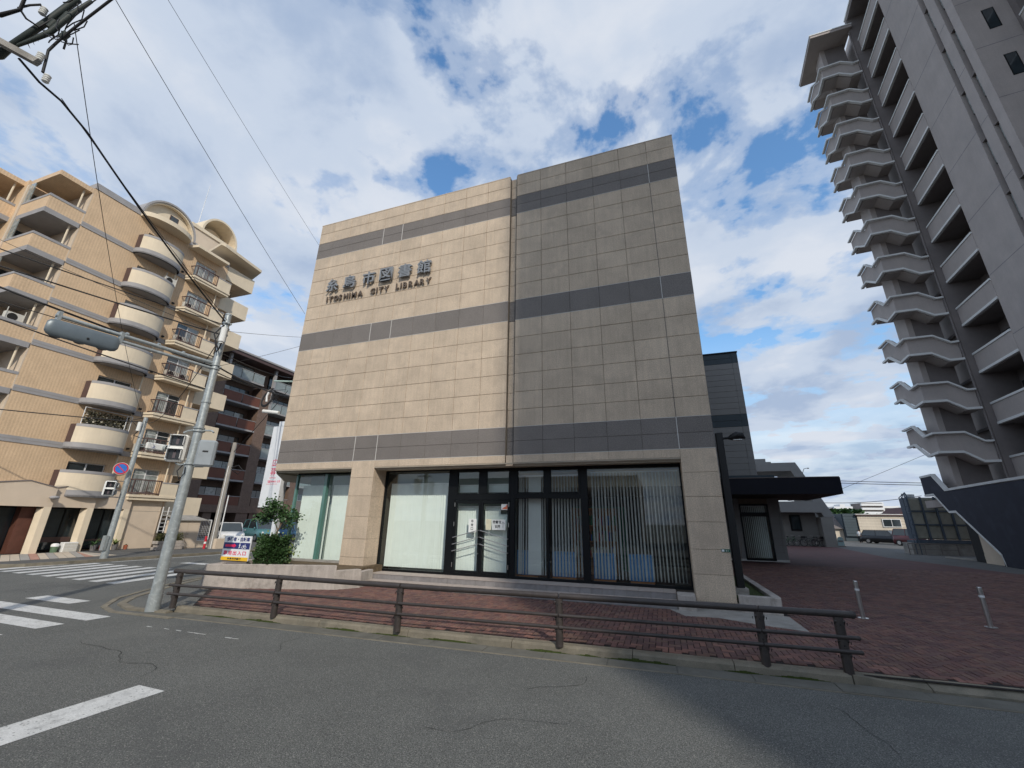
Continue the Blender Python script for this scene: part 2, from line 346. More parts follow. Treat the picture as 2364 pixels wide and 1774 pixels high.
# mortar haunch, pale edge line of the gutter
g_ = MB(); g_.box(-6.4, 17, -.375, -.343, -.16, -.112, T); g_.build('gutter_edge', M_['kerb'], gt)
ms = MB()
a = -5.0
while a < 6.5:
    L = random.uniform(.25, 1.2); n_ = 10; hgt = random.uniform(.018, .04); wd = random.uniform(.02, .045)
    if random.random() < .8 and not (-1.6 < a < -.9):
        for q in range(n_):
            t0 = a + L*q/n_; t1 = a + L*(q+1)/n_; e0 = math.sin(PI*(q+.5)/n_)*random.uniform(.6, 1.1)
            ms.prism([tuple(T @ Vector((t0, -.001, -.112))), tuple(T @ Vector((t1, -.001, -.112))), tuple(T @ Vector((t1, -wd*e0, -.110))), tuple(T @ Vector((t0, -wd*e0, -.110)))], (0, 0, hgt*e0+.004))
    a += L + random.uniform(.02, .3)
tag(ms.build('moss', M_['moss']), 'dark green moss along the foot of the kerb', 'moss', kind='stuff')
# rounded asphalt corner with flush kerb
cp = [(-10.45, 7.28), (-11.6, 7.2), (-12.35, 7.45), (-13.0, 8.05), (-13.6, 8.95), (-14.2, 9.9), (-14.8, 11.0), (-15.2, 12.2), (-15.4, 13.6), (-15.45, 16), (-15.45, 90)]
b = MB(); b.quad(*[(x, y, -.088) for x, y in cp + [(-12.0, 90), (-12.5, 12.0), (-12.5, 9.8), (-10.3, 7.7)]]); tag(b.build('corner_pavement', M_['asphalt']), kind='structure')
def strip(path, w0, w1, z0, z1):
    bb = MB()
    for i in range(len(path)-1):
        q = []
        for j_ in (i, i+1):
            p0 = Vector(path[max(j_-1, 0)]); p1 = Vector(path[min(j_+1, len(path)-1)]); d = (p1-p0).normalized(); nn_ = Vector((-d.y, d.x))
            c = Vector(path[j_]); q.append((c+nn_*w0, c+nn_*w1))
        bb.prism([(*q[0][0], z0), (*q[1][0], z0), (*q[1][1], z0), (*q[0][1], z0)], (0, 0, z1-z0))
    return bb
tag(strip(cp, 0, .16, -.13, -.075).build('corner_kerb', M_['kerb']), kind='structure')
tag(strip([(-9.9, 6.95)]+[(x-.1, y-.32) for x, y in cp[1:3]]+[(x-.42, y-.12) for x, y in cp[3:]], 0, .12, -.13, -.105).build('corner_gutter', M_['kerb']), kind='structure')
# road markings
def mark(name, polys, z=-.116):
    b = MB()
    for p in polys: b.quad(*[(x, y, z) for x, y in p])
    return tag(b.build(name, M_['paint']), kind='structure')
mark('stop_line', [[(-6.41, 1.2), (-5.92, 1.2), (-5.92, 4.26), (-6.41, 4.27)]])
cw = bpy.data.objects.new('crosswalk_main_road', None); link(cw); tag(cw, kind='structure')
for y0_, xa, xb in ((6.98, -15.45, -13.6), (6.10, -15.4, -11.17), (5.36, -15.4, -11.2), (4.5, -15.4, -11.15), (3.6, -15.4, -11.15), (2.7, -15.4, -11.15), (1.8, -15.4, -11.15), (.9, -15.4, -11.15)):
    q = MB(); q.quad((xa, y0_, -.116), (xb, y0_-.0, -.116), (xb, y0_+.42, -.116), (xa, y0_+.44, -.116)); q.build('stripe', M_['paint'], cw)
cw = bpy.data.objects.new('crosswalk_side_road', None); link(cw); tag(cw, kind='structure')
for i in range(9):
    xl = -16.75-.945*i; q = MB(); sh = -.9+.02*i
    q.quad((xl, 9.35+.03*i, -.116), (xl+.46, 9.35+.03*i, -.116), (xl+.46+sh, 12.85, -.116), (xl+sh, 12.85, -.116)); q.build('stripe', M_['paint'], cw)
mark('edge_line', [[(-24.08, 13.4), (-23.93, 13.4), (-23.93, 80), (-24.08, 80)]])
mark('side_stop_line', [[(-21.1, 14.45), (-15.9, 14.45), (-15.9, 14.9), (-21.1, 14.9)]])
# worn line fragments near the right edge of the road and beside the corner
b = MB()
for x in [3.62+.11*i for i in range(13)]:
    if random.random() < .8: b.quad(*[(x+random.uniform(-.01, .01)+dx, 5.72-.12*(x-3.6)+dy+random.uniform(-.012, .012), -.115) for dx, dy in ((0, 0), (.1, -.01), (.1, .03), (0, .035))])
for x in [-9.6+.16*i for i in range(15)]:
    if random.random() < .75: b.quad(*[(x+dx, 6.25+dy+random.uniform(-.01, .01), -.115) for dx, dy in ((0, 0), (.15, 0), (.15, .025), (0, .025))])
tag(b.build('worn_line', M_['paint']), kind='structure')
# fine cracks and patched seams in the asphalt
b = MB(); rr = random.Random(11)
def crack(x, y, a, n, st, w_):
    pts = [Vector((x, y, -.1155))]
    for i in range(n): a += rr.uniform(-.5, .5); pts.append(pts[-1]+Vector((math.cos(a)*st, math.sin(a)*st, 0)))
    for p, q in zip(pts, pts[1:]): d = (q-p).normalized(); nn_ = Vector((-d.y, d.x, 0))*w_*rr.uniform(.4, 1); b.quad(p-nn_, q-nn_, q+nn_, p+nn_)
for args in ((-9.5, 5.2, -.4, 26, .12, .006), (-12.5, 6.6, .1, 20, .15, .007), (-1.2, 6.7, -1.6, 12, .09, .005), (1.6, 6.9, -1.3, 14, .09, .005), (-6.3, 6.8, -1.5, 10, .1, .005), (-17, 7.6, .2, 30, .15, .008), (-2.5, 4.6, .3, 16, .1, .004)): crack(*args)
tag(b.build('road_crack', mat('crack_tar', (.035, .035, .035), .95, .1, 9)), kind='structure')
# bricks ---------------------------------------------------------------
def inregion(x, y):
    if y < rfy(x)+.2: return False
    if x < -10.2 and (y-7.5) < -(x+10.2)*.98: return False
    if y < 11.62: return x < 15 or y > 8.0
    if y < 12.0: return x < -9 and x > -12.2 and y < 9.2 or x > 2.4 or (.25 < x < 2.4 and y < 10.55)
    return x > 2.42
m = M_['brick']; nt = m.node_tree
g0 = [n_ for n_ in nt.nodes if n_.type == 'NEW_GEOMETRY'][0]; bs = nt.nodes['Principled BSDF']; src = bs.inputs['Base Color'].links[0].from_socket
cr = nt.nodes.new('ShaderNodeValToRGB'); e = cr.color_ramp.elements
oi_ = nt.nodes.new('ShaderNodeObjectInfo'); rnd = math_('FRACT', math_('ADD', g0.outputs['Random Per Island'], oi_.outputs['Random'], nt=nt), nt=nt)
while len(e) < 6: e.new(.5)
for el_, (p_, c_) in zip(e, ((0, (.80, .80, .88)), (.22, (1.0, .93, .95)), (.42, (1.15, 1.07, 1.0)), (.6, (.92, .96, 1.0)), (.8, (1.1, 1.18, 1.1)), (.96, (.66, .62, .7)))): el_.position = p_; el_.color = (*c_, 1)
cr.color_ramp.interpolation = 'CONSTANT'; nt.links.new(rnd, cr.inputs[0])
v = nt.nodes.new('ShaderNodeVectorMath'); v.operation = 'MULTIPLY'; nt.links.new(src, v.inputs[0]); nt.links.new(cr.outputs[0], v.inputs[1]); nt.links.new(v.outputs[0], bs.inputs['Base Color'])
ci = cam.matrix_world.inverted()
def proj(p):
    c = ci @ Vector(p)
    if c.z > -.1: return None
    return (.5 + c.x/-c.z*954.49/2364, .5 - c.y/-c.z*954.49/1774)
bl = []
U = .1
for ib in range(74, 272):
    for ia in range(-124, 158):
        c = (ia-ib) % 4
        if c == 0: x0, x1, y0, y1 = ia*U, ia*U+.2, ib*U, ib*U+.1
        elif c == 3: x0, x1, y0, y1 = ia*U, ia*U+.1, ib*U, ib*U+.2
        else: continue
        xc, yc = (x0+x1)/2, (y0+y1)/2
        if xc > 3.2+yc*.62 or not inregion(xc, yc) or not inregion(x0, y0) or not inregion(x1, y0): continue
        if -10.2 < xc < .22 and yc > 11.6: continue
        bl.append((xc, yc, x1-x0 > .15))
bl.sort(key=lambda q: q[0]**2+q[1]**2)
side = bpy.data.objects.new('sidewalk', None); link(side); tag(side, kind='structure')
def bevbrick(bb, xc, yc, h, zt, J=.006):
    lx, ly = (.1-J, .05-J) if h else (.05-J, .1-J); e = .004
    o = len(bb.v); tx = random.uniform(-.0025, .0025); ty = random.uniform(-.0025, .0025)
    for sx, sy in ((-1, -1), (1, -1), (1, 1), (-1, 1)): bb.v.append((xc+sx*lx, yc+sy*ly, zt-.03))
    for sx, sy in ((-1, -1), (1, -1), (1, 1), (-1, 1)): bb.v.append((xc+sx*lx, yc+sy*ly, zt-e))
    for sx, sy in ((-1, -1), (1, -1), (1, 1), (-1, 1)): bb.v.append((xc+sx*(lx-e), yc+sy*(ly-e), zt+tx*sx+ty*sy))
    for r_ in (0, 4):
        for q in range(4): bb.f.append((o+r_+q, o+r_+(q+1) % 4, o+r_+4+(q+1) % 4, o+r_+4+q))
    bb.f.append((o+8, o+9, o+10, o+11)); bb.mi += [0]*9; bb.sm += [False]*9
ph = {}
for h in (True, False):
    q = MB(); bevbrick(q, 0, 0, h, 0); q_o = q.build('brick', m, side); ph[h] = q_o
first = {True: True, False: True}; nsep = 0; rest = MB()
for xc, yc, h in bl:
    s_ = proj((xc, yc, 0)); vis = s_ and .01 < s_[0] < .99 and s_[1] < .99
    z = random.uniform(-.003, .002)
    if vis and nsep < 298:
        if first[h]: o = ph[h]; first[h] = False
        else: o = bpy.data.objects.new('brick', ph[h].data); COL.objects.link(o); o.parent = side
        o.location = (xc, yc, z); o.rotation_euler = (random.uniform(-.02, .02), random.uniform(-.02, .02), 0); nsep += 1
    else: bevbrick(rest, xc, yc, h, z)
rest.build('brick_field', m, side, kind='stuff')
# concrete apron by the right pillar, two patches
b = MB(); b.prism([(-.02, 11.6, -.02), (.28, 10.95, -.02), (.95, 11.02, -.02), (1.72, 10.62, -.02), (2.45, 10.35, -.02), (2.45, 11.75, -.02), (1.6, 12.2, -.02), (.1, 12.2, -.02)], (0, 0, .026))
tag(b.build('concrete_apron', M_['conc2']), kind='structure')
# ================================================================== LIBRARY
lib = thing('library_building', 'beige stone library with grey granite bands and a glazed ground floor', 'library', (-6, 12, 0))
b = MB(); b.box(-13.6, -4.43, 12.028, 30, 3.6, 14.66); b.box(-4.14, 1.47, 12.028, 30, 3.6, 14.66); b.box(-4.43, -4.14, 12.15, 30, 3.6, 14.62); b.build('wall_core', M_['joint'], lib)
rows = [14.70, 14.22, 13.70, 13.30, 12.89, 12.33, 11.71, 11.06, 10.45, 9.85, 9.22, 8.45, 7.80, 7.16, 6.50, 5.87, 5.29, 4.73, 4.28, 3.85]
darkrows = {2, 3, 10, 17, 18}
colsL = [-13.62, -12.85, -11.93, -11.02, -10.12, -9.18, -8.22, -7.26, -6.30, -5.35, -4.42]; colsR = [-4.15, -3.21, -2.25, -1.29, -.345, .60, 1.49]
pc = {}
def panel(name, x0, x1, z0, z1, y, mt, th=.03, g=.004, parent=None):
    wd, hg = round(x1-x0-2*g, 3), round(z1-z0-2*g, 3); key = (wd, hg, mt.name, th)
    if key not in pc:
        q = MB(); e = .006; a_, c_ = wd/2, hg/2
        vs = [(-a_, th, -c_), (a_, th, -c_), (a_, th, c_), (-a_, th, c_), (-a_, e, -c_), (a_, e, -c_), (a_, e, c_), (-a_, e, c_), (-a_+e, 0, -c_+e), (a_-e, 0, -c_+e), (a_-e, 0, c_-e), (-a_+e, 0, c_-e)]
        q.add(vs, [(8, 9, 10, 11)] + [(i, (i+1) % 4, 4+(i+1) % 4, 4+i) for i in range(4)] + [(4+i, 4+(i+1) % 4, 8+(i+1) % 4, 8+i) for i in range(4)])
        me = bpy.data.meshes.new(name); me.from_pydata(q.v, [], q.f); me.materials.append(mt); pc[key] = me
    o = bpy.data.objects.new(name, pc[key]); COL.objects.link(o); o.parent = parent or lib
    W = Matrix.Translation(((x0+x1)/2, y, (z0+z1)/2)) @ Euler((random.uniform(-.0018, .0018), 0, random.uniform(-.0018, .0018))).to_matrix().to_4x4()
    o.matrix_basis = wm(o.parent).inverted() @ W; return o
for cols in (colsL, colsR):
    for i in range(len(cols)-1):
        for r in range(len(rows)-1):
            dk = r in darkrows
            panel('granite_panel' if dk else 'stone_panel', cols[i], cols[i+1], rows[r+1], rows[r], 12.0 + random.uniform(-.0015, .0015), M_['dstone'] if dk else M_['stone'], g=.003 if dk else .005)
for r in range(len(rows)-1):
    dk = r in darkrows
    panel('groove_panel', -4.40, -4.165, rows[r+1], rows[r] if r else 14.64, 12.10, M_['dstone'] if dk else M_['stone'])
panel('groove_panel', -4.40, -4.165, 3.52, 3.85, 12.02, M_['stone'])
# fascia under the lowest granite band (not on the pillars)
for cols in (colsL[:5], colsL[5:], colsR[:6]):
    for i in range(len(cols)-1): panel('fascia_panel', cols[i], cols[i+1], 3.62, 3.85, 12.0, M_['stone'], g=.002)
b = MB(); b.box(-4.165, -4.14, 12.01, 12.12, 3.6, 14.68); b.build('expansion_joint', M_['dark'], lib)
for x_ in (-10.12, -9.18, .60):
    for za, zb in ((12.89, 13.70), (8.45, 9.22), (3.85, 4.73)):
        b = MB(); b.box(x_-.009, x_+.009, 11.992, 12.03, za, zb); b.build('sealant_strip', M_['wjoint'], lib)
b = MB(); b.box(.592, .608, 11.996, 12.03, 4.73, 8.45); b.box(.592, .608, 11.996, 12.03, 9.22, 12.89); b.build('sealant_strip', M_['dstone'], lib)
for za in (12.89, 8.45, 9.22, 4.73, 3.85):
    b = MB(); b.box(-13.62, -4.42, 11.996, 12.03, za-.006, za+.006); b.box(-4.15, 1.49, 11.996, 12.03, za-.006, za+.006); b.build('sealant_line', M_['wjoint'], lib)
b = MB(); b.box(-13.62, -4.43, 11.995, 12.3, 14.70, 14.73); b.box(-4.14, 1.49, 11.995, 12.3, 14.70, 14.73); b.build('coping', M_['stone'], lib)
# pillars
def pillar(x0, x1, zs, depth):
    c = MB(); c.box(x0+.02, x1-.02, 12.028, 12+depth, zs[-1], 3.84); c.build('pillar_core', M_['joint'], lib)
    for i in range(len(zs)-1):
        panel('pillar_stone', x0, x1, zs[i+1], zs[i], 12.0, M_['stone'], g=.003)
        for sx in ((x1,) if x0 < -5 else (x0,)):
            q = MB(); q.box(sx-.02 if sx == x1 else sx, sx if sx == x1 else sx+.02, 12.006, 12+depth, zs[i+1]+.003, zs[i]-.003 if zs[i] < 3.6 else 3.56); q.build('pillar_side_stone', M_['stone'], lib)
pillar(-10.12, -9.18, [3.85, 3.27, 2.66, 2.0, 1.3, .74, .30], .78)
pillar(.60, 1.49, [3.85, 3.22, 2.60, 1.98, 1.33, .76, .16], .78)
b = MB(); b.box(.57, 1.53, 11.96, 12.8, -.02, .16); b.build('plinth', M_['conc'], lib)
b = MB()
for xa, xb in ((-13.62, -10.12), (-9.18, .60)): b.box(xa, xb, 12.05, 18.0 if xa < -12 else 12.80, 3.56, 3.62); b.box(xa, xb, 12.005, 12.05, 3.585, 3.62); b.box(xa+.02, xb, 12.10, 12.16, 3.525, 3.56)
b.build('soffit', M_['soffit'], lib)
b = MB(); b.prism([(-13.60, 12.03, 3.62), (-13.60, 29.9, 3.62), (-16.3, 29.9, 3.62), (-16.3, 14.85, 3.62)], (0, 0, 11.0)); b.build('side_wall', M_['stone'], lib); b = MB(); b.prism([(-13.61, 12.06, 3.50), (-13.61, 29.9, 3.50), (-16.2, 29.9, 3.50), (-16.2, 14.86, 3.50)], (0, 0, .118)); b.build('side_soffit', M_['soffit'], lib)
b = MB(); b.box(-13.3, 1.4, 13.6, 29.9, 3.0, 3.6); b.box(-13.3, -13.2, 18, 29.9, 0, 3.0); b.build('rear_wall', M_['cream'], lib)
# interior
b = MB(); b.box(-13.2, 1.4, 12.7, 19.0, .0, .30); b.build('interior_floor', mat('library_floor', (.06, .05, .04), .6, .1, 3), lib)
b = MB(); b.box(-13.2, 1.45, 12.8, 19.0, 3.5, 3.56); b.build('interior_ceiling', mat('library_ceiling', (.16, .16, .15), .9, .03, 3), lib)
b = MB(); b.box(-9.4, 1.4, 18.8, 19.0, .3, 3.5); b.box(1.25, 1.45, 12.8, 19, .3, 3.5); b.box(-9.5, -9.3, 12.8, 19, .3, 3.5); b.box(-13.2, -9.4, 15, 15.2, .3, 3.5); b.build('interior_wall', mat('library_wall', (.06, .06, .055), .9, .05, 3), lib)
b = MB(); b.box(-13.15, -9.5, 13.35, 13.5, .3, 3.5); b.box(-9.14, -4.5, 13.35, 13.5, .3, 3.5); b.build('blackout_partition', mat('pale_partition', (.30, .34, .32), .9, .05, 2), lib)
# glazing: frames and panes, plane Y = 12.75
F0, F1 = 12.70, 12.80
def fr(x0, x1, z0, z1, name='window_frame', y0=F0, y1=F1): q = MB(); q.box(x0, x1, y0, y1, z0, z1); return q.build(name, M_['frame'], lib, bevel=.004)
def pane(x0, x1, z0, z1, g='glass', y=12.75, name='window_pane'): q = MB(); q.quad((x0, y, z0), (x1, y, z0), (x1, y, z1), (x0, y, z1)); return q.build(name, M_[g], lib)
fr(-13.20, -10.14, .30, .375); fr(-9.16, -6.66, .30, .375); fr(-9.175, -9.12, .376, 3.55); fr(-13.2, -10.14, 3.50, 3.555); fr(-9.12, -6.66, 3.52, 3.555)
pane(-13.20, -11.72, .376, 3.50); pane(-11.70, -10.14, .376, 3.50); pane(-9.12, -6.66, .376, 3.52)
q = MB(); q.box(-11.78, -11.66, 12.60, 12.74, .376, 3.5); q.build('glass_fin', mat('green_glass_fin', (.10, .22, .19), .15, .05, 4, spec=.8), lib)
q = MB(); q.quad((-13.2, 12.76, .376), (-13.2, 15, .376), (-13.2, 15, 3.5), (-13.2, 12.76, 3.5)); q.build('window_pane', M_['glass'], lib)
q = MB(); q.box(-13.24, -13.16, 12.70, 12.80, .376, 3.5); q.build('glass_corner', bpy.data.materials['green_glass_fin'], lib)
fr(-6.66, .60, .30, .376); fr(-6.66, .60, 3.47, 3.555)
for xa, xb in ((-6.66, -6.40), (-4.47, -4.32), (-2.24, -2.04), (.555, .60)): fr(xa, xb, .377, 3.469)
fr(-6.399, -4.471, 2.56, 2.76); fr(-4.319, -2.241, 2.60, 2.76)
for xa, xb in ((-6.399, -6.33), (-5.57, -5.29), (-4.53, -4.471), (-4.319, -4.23), (-3.39, -3.16), (-2.31, -2.241)): fr(xa, xb, 2.761, 3.469)
for xa, xb, g in ((-6.33, -5.57, 'glass'), (-5.29, -4.53, 'glass'), (-4.23, -3.39, 'dglass'), (-3.16, -2.31, 'dglass')): pane(xa, xb, 2.761, 3.469, g)
for xa, xb in ((-6.31, -5.59), (-5.27, -4.55), (-4.21, -3.41), (-3.14, -2.33)): fr(xa, xb, 2.761, 2.79, 'transom_rail', 12.67, 12.699)
fr(-3.30, -3.24, .377, 2.599); pane(-4.319, -3.30, .377, 2.599, 'dglass'); pane(-3.24, -2.241, .377, 2.599, 'dglass'); pane(-2.04, .555, .377, 3.469, 'dglass')
for xa, xb, hx in ((-6.39, -5.46, -6.37), (-5.45, -4.48, -4.5)):
    d = MB(); s_ = .075; d.box(xa, xa+s_, 12.69, 12.78, .385, 2.55); d.box(xb-s_, xb, 12.69, 12.78, .385, 2.55); d.box(xa+s_, xb-s_, 12.69, 12.78, .385, .46); d.box(xa+s_, xb-s_, 12.69, 12.78, 2.45, 2.55)
    do = d.build('door', M_['frame'], lib, bevel=.004)
    q = MB(); q.quad((xa+s_, 12.745, .46), (xb-s_, 12.745, .46), (xb-s_, 12.745, 2.45), (xa+s_, 12.745, 2.45)); q.build('door_pane', M_['glass'], do)
    for k_ in range(3):
        z_ = 1.64-.2*k_; up = xa < -5.5
        q = MB(); p0 = (xa+.03, 12.60, z_-.23 if up else z_); p1 = (xb-.03, 12.60, z_ if up else z_-.23)
        q.cyl(p0, p1, .013, n=8)
        for pp in (p0, p1): q.cyl(pp, (pp[0], 12.69, pp[2]), .011, n=6)
        q.build('push_bar', M_['chrome'], do)
    for zz in (.55, 1.75, 2.35): q = MB(); q.cyl((hx, 12.675, zz), (hx, 12.675, zz+.13), .012, n=6); q.build('hinge', M_['chrome'], do)
q = MB(); q.cyl((-5.5, 12.685, .96), (-5.5, 12.66, .96), .014, n=8); q.build('door_lock', M_['chrome'], lib)
# notices stuck inside the glass
paper = mat('white_notice', (.78, .80, .78), .7, .03, 9); ink = mat('black_ink', (.03, .03, .035), .7, .02, 9)
q = MB(); q.box(-5.87, -5.60, 12.725, 12.729, 1.58, 1.98); s1 = q.build('notice', paper, label='white upright notice lettered 非常口 on the left door leaf', cat='notice')
for i, ch in enumerate('非常口'): text_mesh('lettering', ch, .1, .001, ink, s1, frontal(-5.79, 12.723, 1.87-.115*i), bold=.002, fith=.085)
q = MB(); q.box(-5.28, -5.10, 12.728, 12.731, 1.66, 1.98); q.build('notice', mat('yellowed_paper', (.72, .68, .50), .8, .08, 9), label='small yellowed blank paper on the right door leaf', cat='notice')
q = MB(); q.box(-5.07, -4.62, 12.723, 12.728, 1.66, 1.97); s1 = q.build('notice', paper, label='white notice lettered 図書館玄関 with an upward arrow', cat='notice')
text_mesh('lettering', '図書館', .09, .001, ink, s1, frontal(-5.04, 12.721, 1.85), bold=.002, fitw=.27)
text_mesh('lettering', '玄関', .09, .001, ink, s1, frontal(-4.97, 12.721, 1.72), bold=.002, fitw=.17)
q = MB()
for p0, p1 in (((-4.70, 1.73), (-4.70, 1.86)), ((-4.70, 1.90), (-4.745, 1.85)), ((-4.70, 1.90), (-4.655, 1.85)), ((-4.745, 1.85), (-4.72, 1.85)), ((-4.655, 1.85), (-4.68, 1.85))):
    q.tube([(p0[0], 12.720, p0[1]), (p1[0], 12.720, p1[1])], .004, 4)
q.build('arrow_outline', ink, s1)
q = MB(); q.box(-4.77, -4.56, 12.722, 12.727, 2.26, 2.44); s1 = q.build('notice', paper, label='small white sticker with an orange peak at the top of the right door', cat='sticker')
q = MB(); q.prism([(-4.75, 12.721, 2.28), (-4.57, 12.721, 2.28), (-4.57, 12.721, 2.43), (-4.63, 12.721, 2.36), (-4.68, 12.721, 2.34)], (0, -.001, 0)); q.build('orange_patch', mat('orange_print', (.75, .2, .1), .7, .05, 9), s1)
# address plate on the right pillar
q = MB(); q.box(1.29, 1.485, 11.985, 11.999, 1.285, 1.355); s1 = q.build('address_plate', mat('green_plate', (.01, .10, .06), .4, .05, 9), label='small green address plate lettered 3-1 on the right pillar', cat='plate')
text_mesh('lettering', '3-1', .05, .001, M_['white'], s1, frontal(1.385, 11.982, 1.30), bold=.001)
q = MB(); q.box(1.30, 1.355, 11.982, 11.985, 1.295, 1.345); q.build('white_patch', M_['white'], s1)
# vertical blinds
slat = MB(); slat.box(-.044, .044, -.0012, .0012, 0, 1.0)
sm_ = bpy.data.meshes.new('slat'); sm_.from_pydata(slat.v, [], slat.f); sm_.materials.append(M_['blind'])
def blind(x0, x1, z0, z1, n, ang, label, y=13.0, ztops=None, spread=None):
    t = thing('vertical_blind', label, 'blind', ((x0+x1)/2, y, z0))
    for i in range(n):
        x = x0 + (x1-x0)*(i+.5)/n if spread is None else spread[i]
        zt = z1 if ztops is None else ztops(i)
        o = bpy.data.objects.new('slat', sm_); COL.objects.link(o); o.parent = t
        W = Matrix.Translation((x, y, z0)) @ Euler((0, 0, math.radians(ang(i) + random.uniform(-3, 3)))).to_matrix().to_4x4() @ Matrix.Diagonal((1, 1, zt-z0, 1))
        o.matrix_basis = wm(t).inverted() @ W
    q = MB(); q.box(x0, x1, y-.02, y+.02, z1+.005, z1+.04); q.build('head_rail', M_['white'], t)
blind(-13.1, -11.80, .42, 3.08, 15, lambda i: 33+7*math.sin(i*2.3), 'closed pale vertical blind in the leftmost corner window')
blind(-11.65, -10.2, .42, 3.08, 16, lambda i: 33+7*math.sin(i*2.3), 'closed pale vertical blind beside the left stone pillar')
blind(-9.08, -6.70, .42, 3.10, 27, lambda i: 30+8*math.sin(i*1.7), 'wide closed pale vertical blind left of the double door')
blind(-6.36, -5.50, .42, 2.34, 10, lambda i: 15, 'closed white vertical blind behind the left door leaf', 12.95)
blind(-5.40, -4.52, .42, 2.34, 10, lambda i: 15, 'closed white vertical blind behind the right door leaf', 12.95, ztops=lambda i: 2.34 if i < 6 else 2.13)
blind(-6.36, -5.52, 2.66, 3.02, 9, lambda i: 15, 'short white blind behind the first small window above the doors', 12.95)
blind(-5.30, -4.50, 2.66, 3.04, 9, lambda i: 15, 'short white blind behind the second small window above the doors', 12.95)
sp = [-4.25, -4.19, -4.12, -4.02, -3.92, -3.85, -3.79, -3.74, -3.69, -3.64, -3.59, -3.50, -3.42, -3.34]
blind(-4.30, -3.30, .42, 3.3, 14, lambda i: 35 if 3 < i < 11 else 76, 'half bunched vertical blind in the dark bay right of the doors', spread=sp)
blind(-3.22, -2.28, .42, 3.3, 10, lambda i: 70, 'open vertical blind in the bay with the dark bookcase behind')
blind(-1.98, .52, .42, 3.36, 27, lambda i: 69+5*math.sin(i*2.9), 'widest open vertical blind, its slats edge-on, in the big right window')
# inside furniture
wood = mat('orange_wood', (.40, .17, .06), .5, .2, 3); blue = mat('blue_upholstery', (.09, .27, .56), .8, .08, 4)
for i, (xa, xb) in enumerate(((-4.45, -3.75), (-3.30, -2.58), (-2.05, -1.42), (-1.02, -.36))):
    t = thing('low_screen', ('blue padded screen behind the bunched blind', 'blue padded screen in the bay right of the bunched blind', 'blue padded screen at the left side of the big window', 'blue padded screen in the middle of the big window')[i], 'screen', ((xa+xb)/2, 13.4, .3), group='blue padded screens inside the window')
    q = MB(); q.box(xa, xb, 13.36, 13.44, .36, 1.07); q.build('padding', blue, t, bevel=.01)
    q = MB(); q.box(xa, xb, 13.34, 13.46, .30, .358); q.build('wooden_base', wood, t)
t = thing('bookshelf', 'orange wooden bookcase glimpsed behind the right shop window', 'bookcase', (-2.0, 15.2, .3))
q = MB()
for xa in (-3.0, -2.25, -1.5): q.box(xa, xa+.04, 15.0, 15.4, .3, 2.4)
for z_ in (.3, .8, 1.3, 1.8, 2.36): q.box(-3.0, -1.46, 15.0, 15.4, z_, z_+.035)
q.box(-3, -1.46, 15.38, 15.42, .3, 2.4); q.build('carcass', wood, t)
bc = [mat('book_'+n_, c, .7, .1, 9) for n_, c in (('red', (.4, .05, .04)), ('green', (.04, .2, .1)), ('cream', (.6, .55, .4)), ('blue', (.05, .1, .35)))]
for z_ in (.84, 1.34, 1.84):
    q = MB(); x = -2.94
    while x < -1.55:
        wd = random.uniform(.02, .05)
        if random.random() < .8: q.m(random.randrange(4)).box(x, x+wd-.003, 15.06, 15.3, z_, z_+random.uniform(.2, .34))
        x += wd
    q.build('book_row', bc, t, kind='stuff')
q = MB(); q.box(-3.2, -1.3, 16.5, 16.56, .3, 2.5); q.build('display_board', mat('green_board', (.05, .22, .14), .8, .1, 4), label='green display board standing behind the bookcase', cat='board')
lampm = mat('lit_tube', (.8, .8, .8), .5, emit=((1, .86, .65), 9.0))
for i, (x, y) in enumerate(((-3.8, 14.2), (-1.9, 14.2), (-.4, 14.2), (-3.8, 16.2), (-1.9, 16.2), (-.4, 16.2), (-.4, 18), (-1.9, 18))):
    q = MB(); q.box(x-.18, x+.18, y-.03, y+.03, 3.45, 3.498); tag(q.build('ceiling_light', lampm), 'lit ceiling light in the %s row, %s of the row inside the dark right windows' % (('front', 'middle', 'rear')[0 if y < 15 else 1 if y < 17 else 2], 'left' if x < -3 else 'centre' if x < -1 else 'right'), 'lamp', 'ceiling lights inside the library')
for x, y in ((-3.6, 14.6), (-1.2, 14.6), (-2.0, 16.6)):      # the lit ceiling lights
    ld = bpy.data.lights.new('room_light', 'AREA'); ld.energy = 16; ld.size = 1.2; ld.color = (1, .9, .78); lo = bpy.data.objects.new('room_light', ld); COL.objects.link(lo); lo.location = (x, y, 3.42)
# lettering on the facade
lm = mat('brushed_grey_letter', (.27, .28, .29), .45, .08, 8, metal=.3)
for i, (ch, xa) in enumerate(zip('糸島市図書館', (-12.60, -11.71, -10.76, -9.93, -9.05, -8.19))):
    text_mesh('sign_character', ch, .7, .09, lm, lib, frontal(xa, 11.90, 10.99), bold=.009, fitw=.60, fith=.585)
xx = [(-12.54, 'I'), (-12.42, 'T'), (-12.17, 'O'), (-11.90, 'S'), (-11.65, 'H'), (-11.38, 'I'), (-11.25, 'M'), (-10.95, 'A'), (-10.33, 'C'), (-10.05, 'I'), (-9.93, 'T'), (-9.68, 'Y'), (-9.13, 'L'), (-8.92, 'I'), (-8.80, 'B'), (-8.55, 'R'), (-8.31, 'A'), (-8.04, 'R'), (-7.78, 'Y')]
lm2 = mat('dark_brown_letter', (.16, .12, .09), .45, .08, 8, metal=.4)
for x_, ch in xx: text_mesh('sign_letter', ch, .33, .05, lm2, lib, frontal(x_, 11.945, 10.54), bold=.008, fith=.235)
